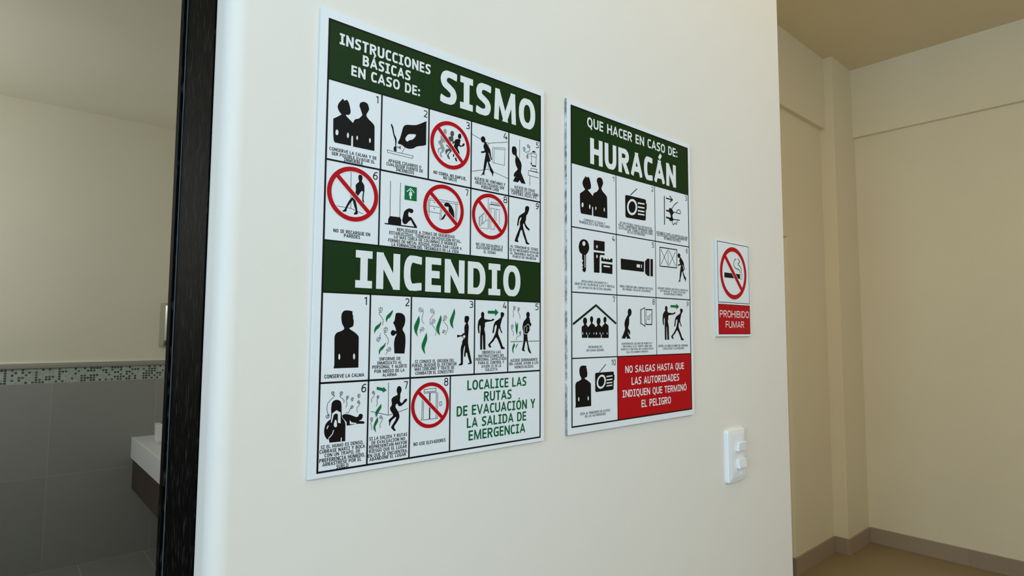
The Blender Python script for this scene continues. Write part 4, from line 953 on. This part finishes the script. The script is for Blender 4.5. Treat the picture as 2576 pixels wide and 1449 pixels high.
# ---------------------------------------------------------------- light switch
sw = empty('light_switch', (1.3295, 0.0, 1.2095))
tag(sw, 'white two-button wall light switch below the no smoking sign', 'light switch')
bm = bmesh.new()
HW, HH = 0.0415, 0.0605
rings = []
for ins, dep in ((0, 0), (0, 0.0065), (0.0016, 0.0085), (0.012, 0.0108), (0.024, 0.0116)):
    r = max(0.002, 0.007 - ins)
    lp = []
    for cx, cz, a0 in ((HW - r - ins, HH - r - ins, 0), (-HW + r + ins, HH - r - ins, 90), (-HW + r + ins, -HH + r + ins, 180), (HW - r - ins, -HH + r + ins, 270)):
        for i in range(5):
            t = math.radians(a0 + i * 22.5)
            lp.append(bm.verts.new((cx + r * math.cos(t), -dep, cz + r * math.sin(t))))
    rings.append(lp)
for a, b in zip(rings, rings[1:]):
    for i in range(len(a)):
        j = (i + 1) % len(a)
        bm.faces.new((a[i], a[j], b[j], b[i]))
bm.faces.new(rings[-1])
bm.faces.new(list(reversed(rings[0])))
bmesh.ops.recalc_face_normals(bm, faces=bm.faces[:])
link('cover_plate', bm, M['plastic'], sw, smooth=False)
for zc, tilt in ((0.0215, 5), (-0.0185, -5)):
    k = link('rocker_button', box(-0.0135, 0.0215, -0.0075, 0.0, -0.0105, 0.0105), M['plastic'], sw, bevel=0.0012)
    k.location = (0.004, -0.0112, zc)
    k.rotation_euler = (math.radians(tilt), 0, 0)
bm = bmesh.new()
bx(bm, -0.004, 0.007, -0.0010, 0.0008, -0.0016, 0.0016)
tab = link('release_tab', bm, M['plastic'], sw, bevel=0.0004)
tab.location = (0.011, -0.0115, -0.042)

# ---------------------------------------------------------------- bathroom fittings
van = empty('vanity', (1.1, 3.0, 0.0))
tag(van, 'wall-hung vanity with thick white counter and brown apron behind the door frame', 'vanity')
ct = link('countertop', box(0.743 - 1.1, 1.444 - 1.1, 1.9 - 3.0, YD - 0.001 - 3.0, 0.634, 0.772), M['stone'], van, bevel=0.004)
ct['label'] = 'thick white stone countertop'
ap = link('apron', box(0.757 - 1.1, 1.444 - 1.1, 1.93 - 3.0, YD - 0.001 - 3.0, 0.43, 0.634), M['apron'], van, bevel=0.002)
ap['label'] = 'dark brown apron panel'

sd = empty('soap_dispenser', (0.875, 3.655, 0.772), math.radians(-6))
tag(sd, 'square white soap dispenser with a metal cap on the vanity counter', 'soap dispenser')
bm = bmesh.new()
bot = [bm.verts.new((x, y, 0.0)) for x, y in ((-.05, -.05), (.05, -.05), (.05, .05), (-.05, .05))]
mid = [bm.verts.new((x, y, 0.02)) for x, y in ((-.057, -.057), (.057, -.057), (.057, .057), (-.057, .057))]
top = [bm.verts.new((x, y, 0.12)) for x, y in ((-.06, -.06), (.06, -.06), (.06, .06), (-.06, .06))]
for a, b in ((bot, mid), (mid, top)):
    for i in range(4):
        bm.faces.new((a[i], a[(i + 1) % 4], b[(i + 1) % 4], b[i]))
bm.faces.new(top)
bm.faces.new(list(reversed(bot)))
link('body', bm, M['ceramic'], sd, bevel=0.004)
bm = bmesh.new()
bmesh.ops.create_cone(bm, cap_ends=True, segments=28, radius1=0.03, radius2=0.027, depth=0.016, matrix=Matrix.Translation((0, 0, 0.128)))
bmesh.ops.create_cone(bm, cap_ends=True, segments=20, radius1=0.008, radius2=0.008, depth=0.02, matrix=Matrix.Translation((0, 0, 0.145)))
bx(bm, -0.011, 0.05, -0.011, 0.011, 0.152, 0.161)
cp = link('metal_cap', bm, M['steel'], sd, bevel=0.001)
cp['label'] = 'metal pump cap'

td = empty('towel_dispenser', (1.005, YD + 0.006, 1.374))
tag(td, 'stainless steel wall dispenser above the mosaic band beside the door frame', 'towel dispenser')
bm = bmesh.new()
w0, hgt = 0.127, 0.307
prof = [(-w0, 0.0), (-w0, -0.012), (-w0 + 0.022, -0.062), (-w0 + 0.04, -0.074), (w0 - 0.04, -0.074), (w0 - 0.022, -0.062), (w0, -0.012), (w0, 0)]
lo = [bm.verts.new((x, y * .55, 0.0)) for x, y in prof]
l2 = [bm.verts.new((x, y, 0.045)) for x, y in prof]
h2 = [bm.verts.new((x, y, hgt - 0.02)) for x, y in prof]
hi = [bm.verts.new((x * .96, y * .7, hgt)) for x, y in prof]
for a, b in ((lo, l2), (l2, h2), (h2, hi)):
    for i in range(len(prof) - 1):
        bm.faces.new((a[i], a[i + 1], b[i + 1], b[i]))
    bm.faces.new((a[-1], a[0], b[0], b[-1]))
bm.faces.new(hi)
bm.faces.new(list(reversed(lo)))
bmesh.ops.recalc_face_normals(bm, faces=bm.faces[:])
link('housing', bm, M['steel'], td, bevel=0.003)
bm = bmesh.new()
bx(bm, -w0 + 0.03, w0 - 0.03, -0.066, -0.05, 0.012, 0.035)
sl = link('dispensing_slot', bm, M['dark'], td)
sl['label'] = 'black slot at the bottom edge'
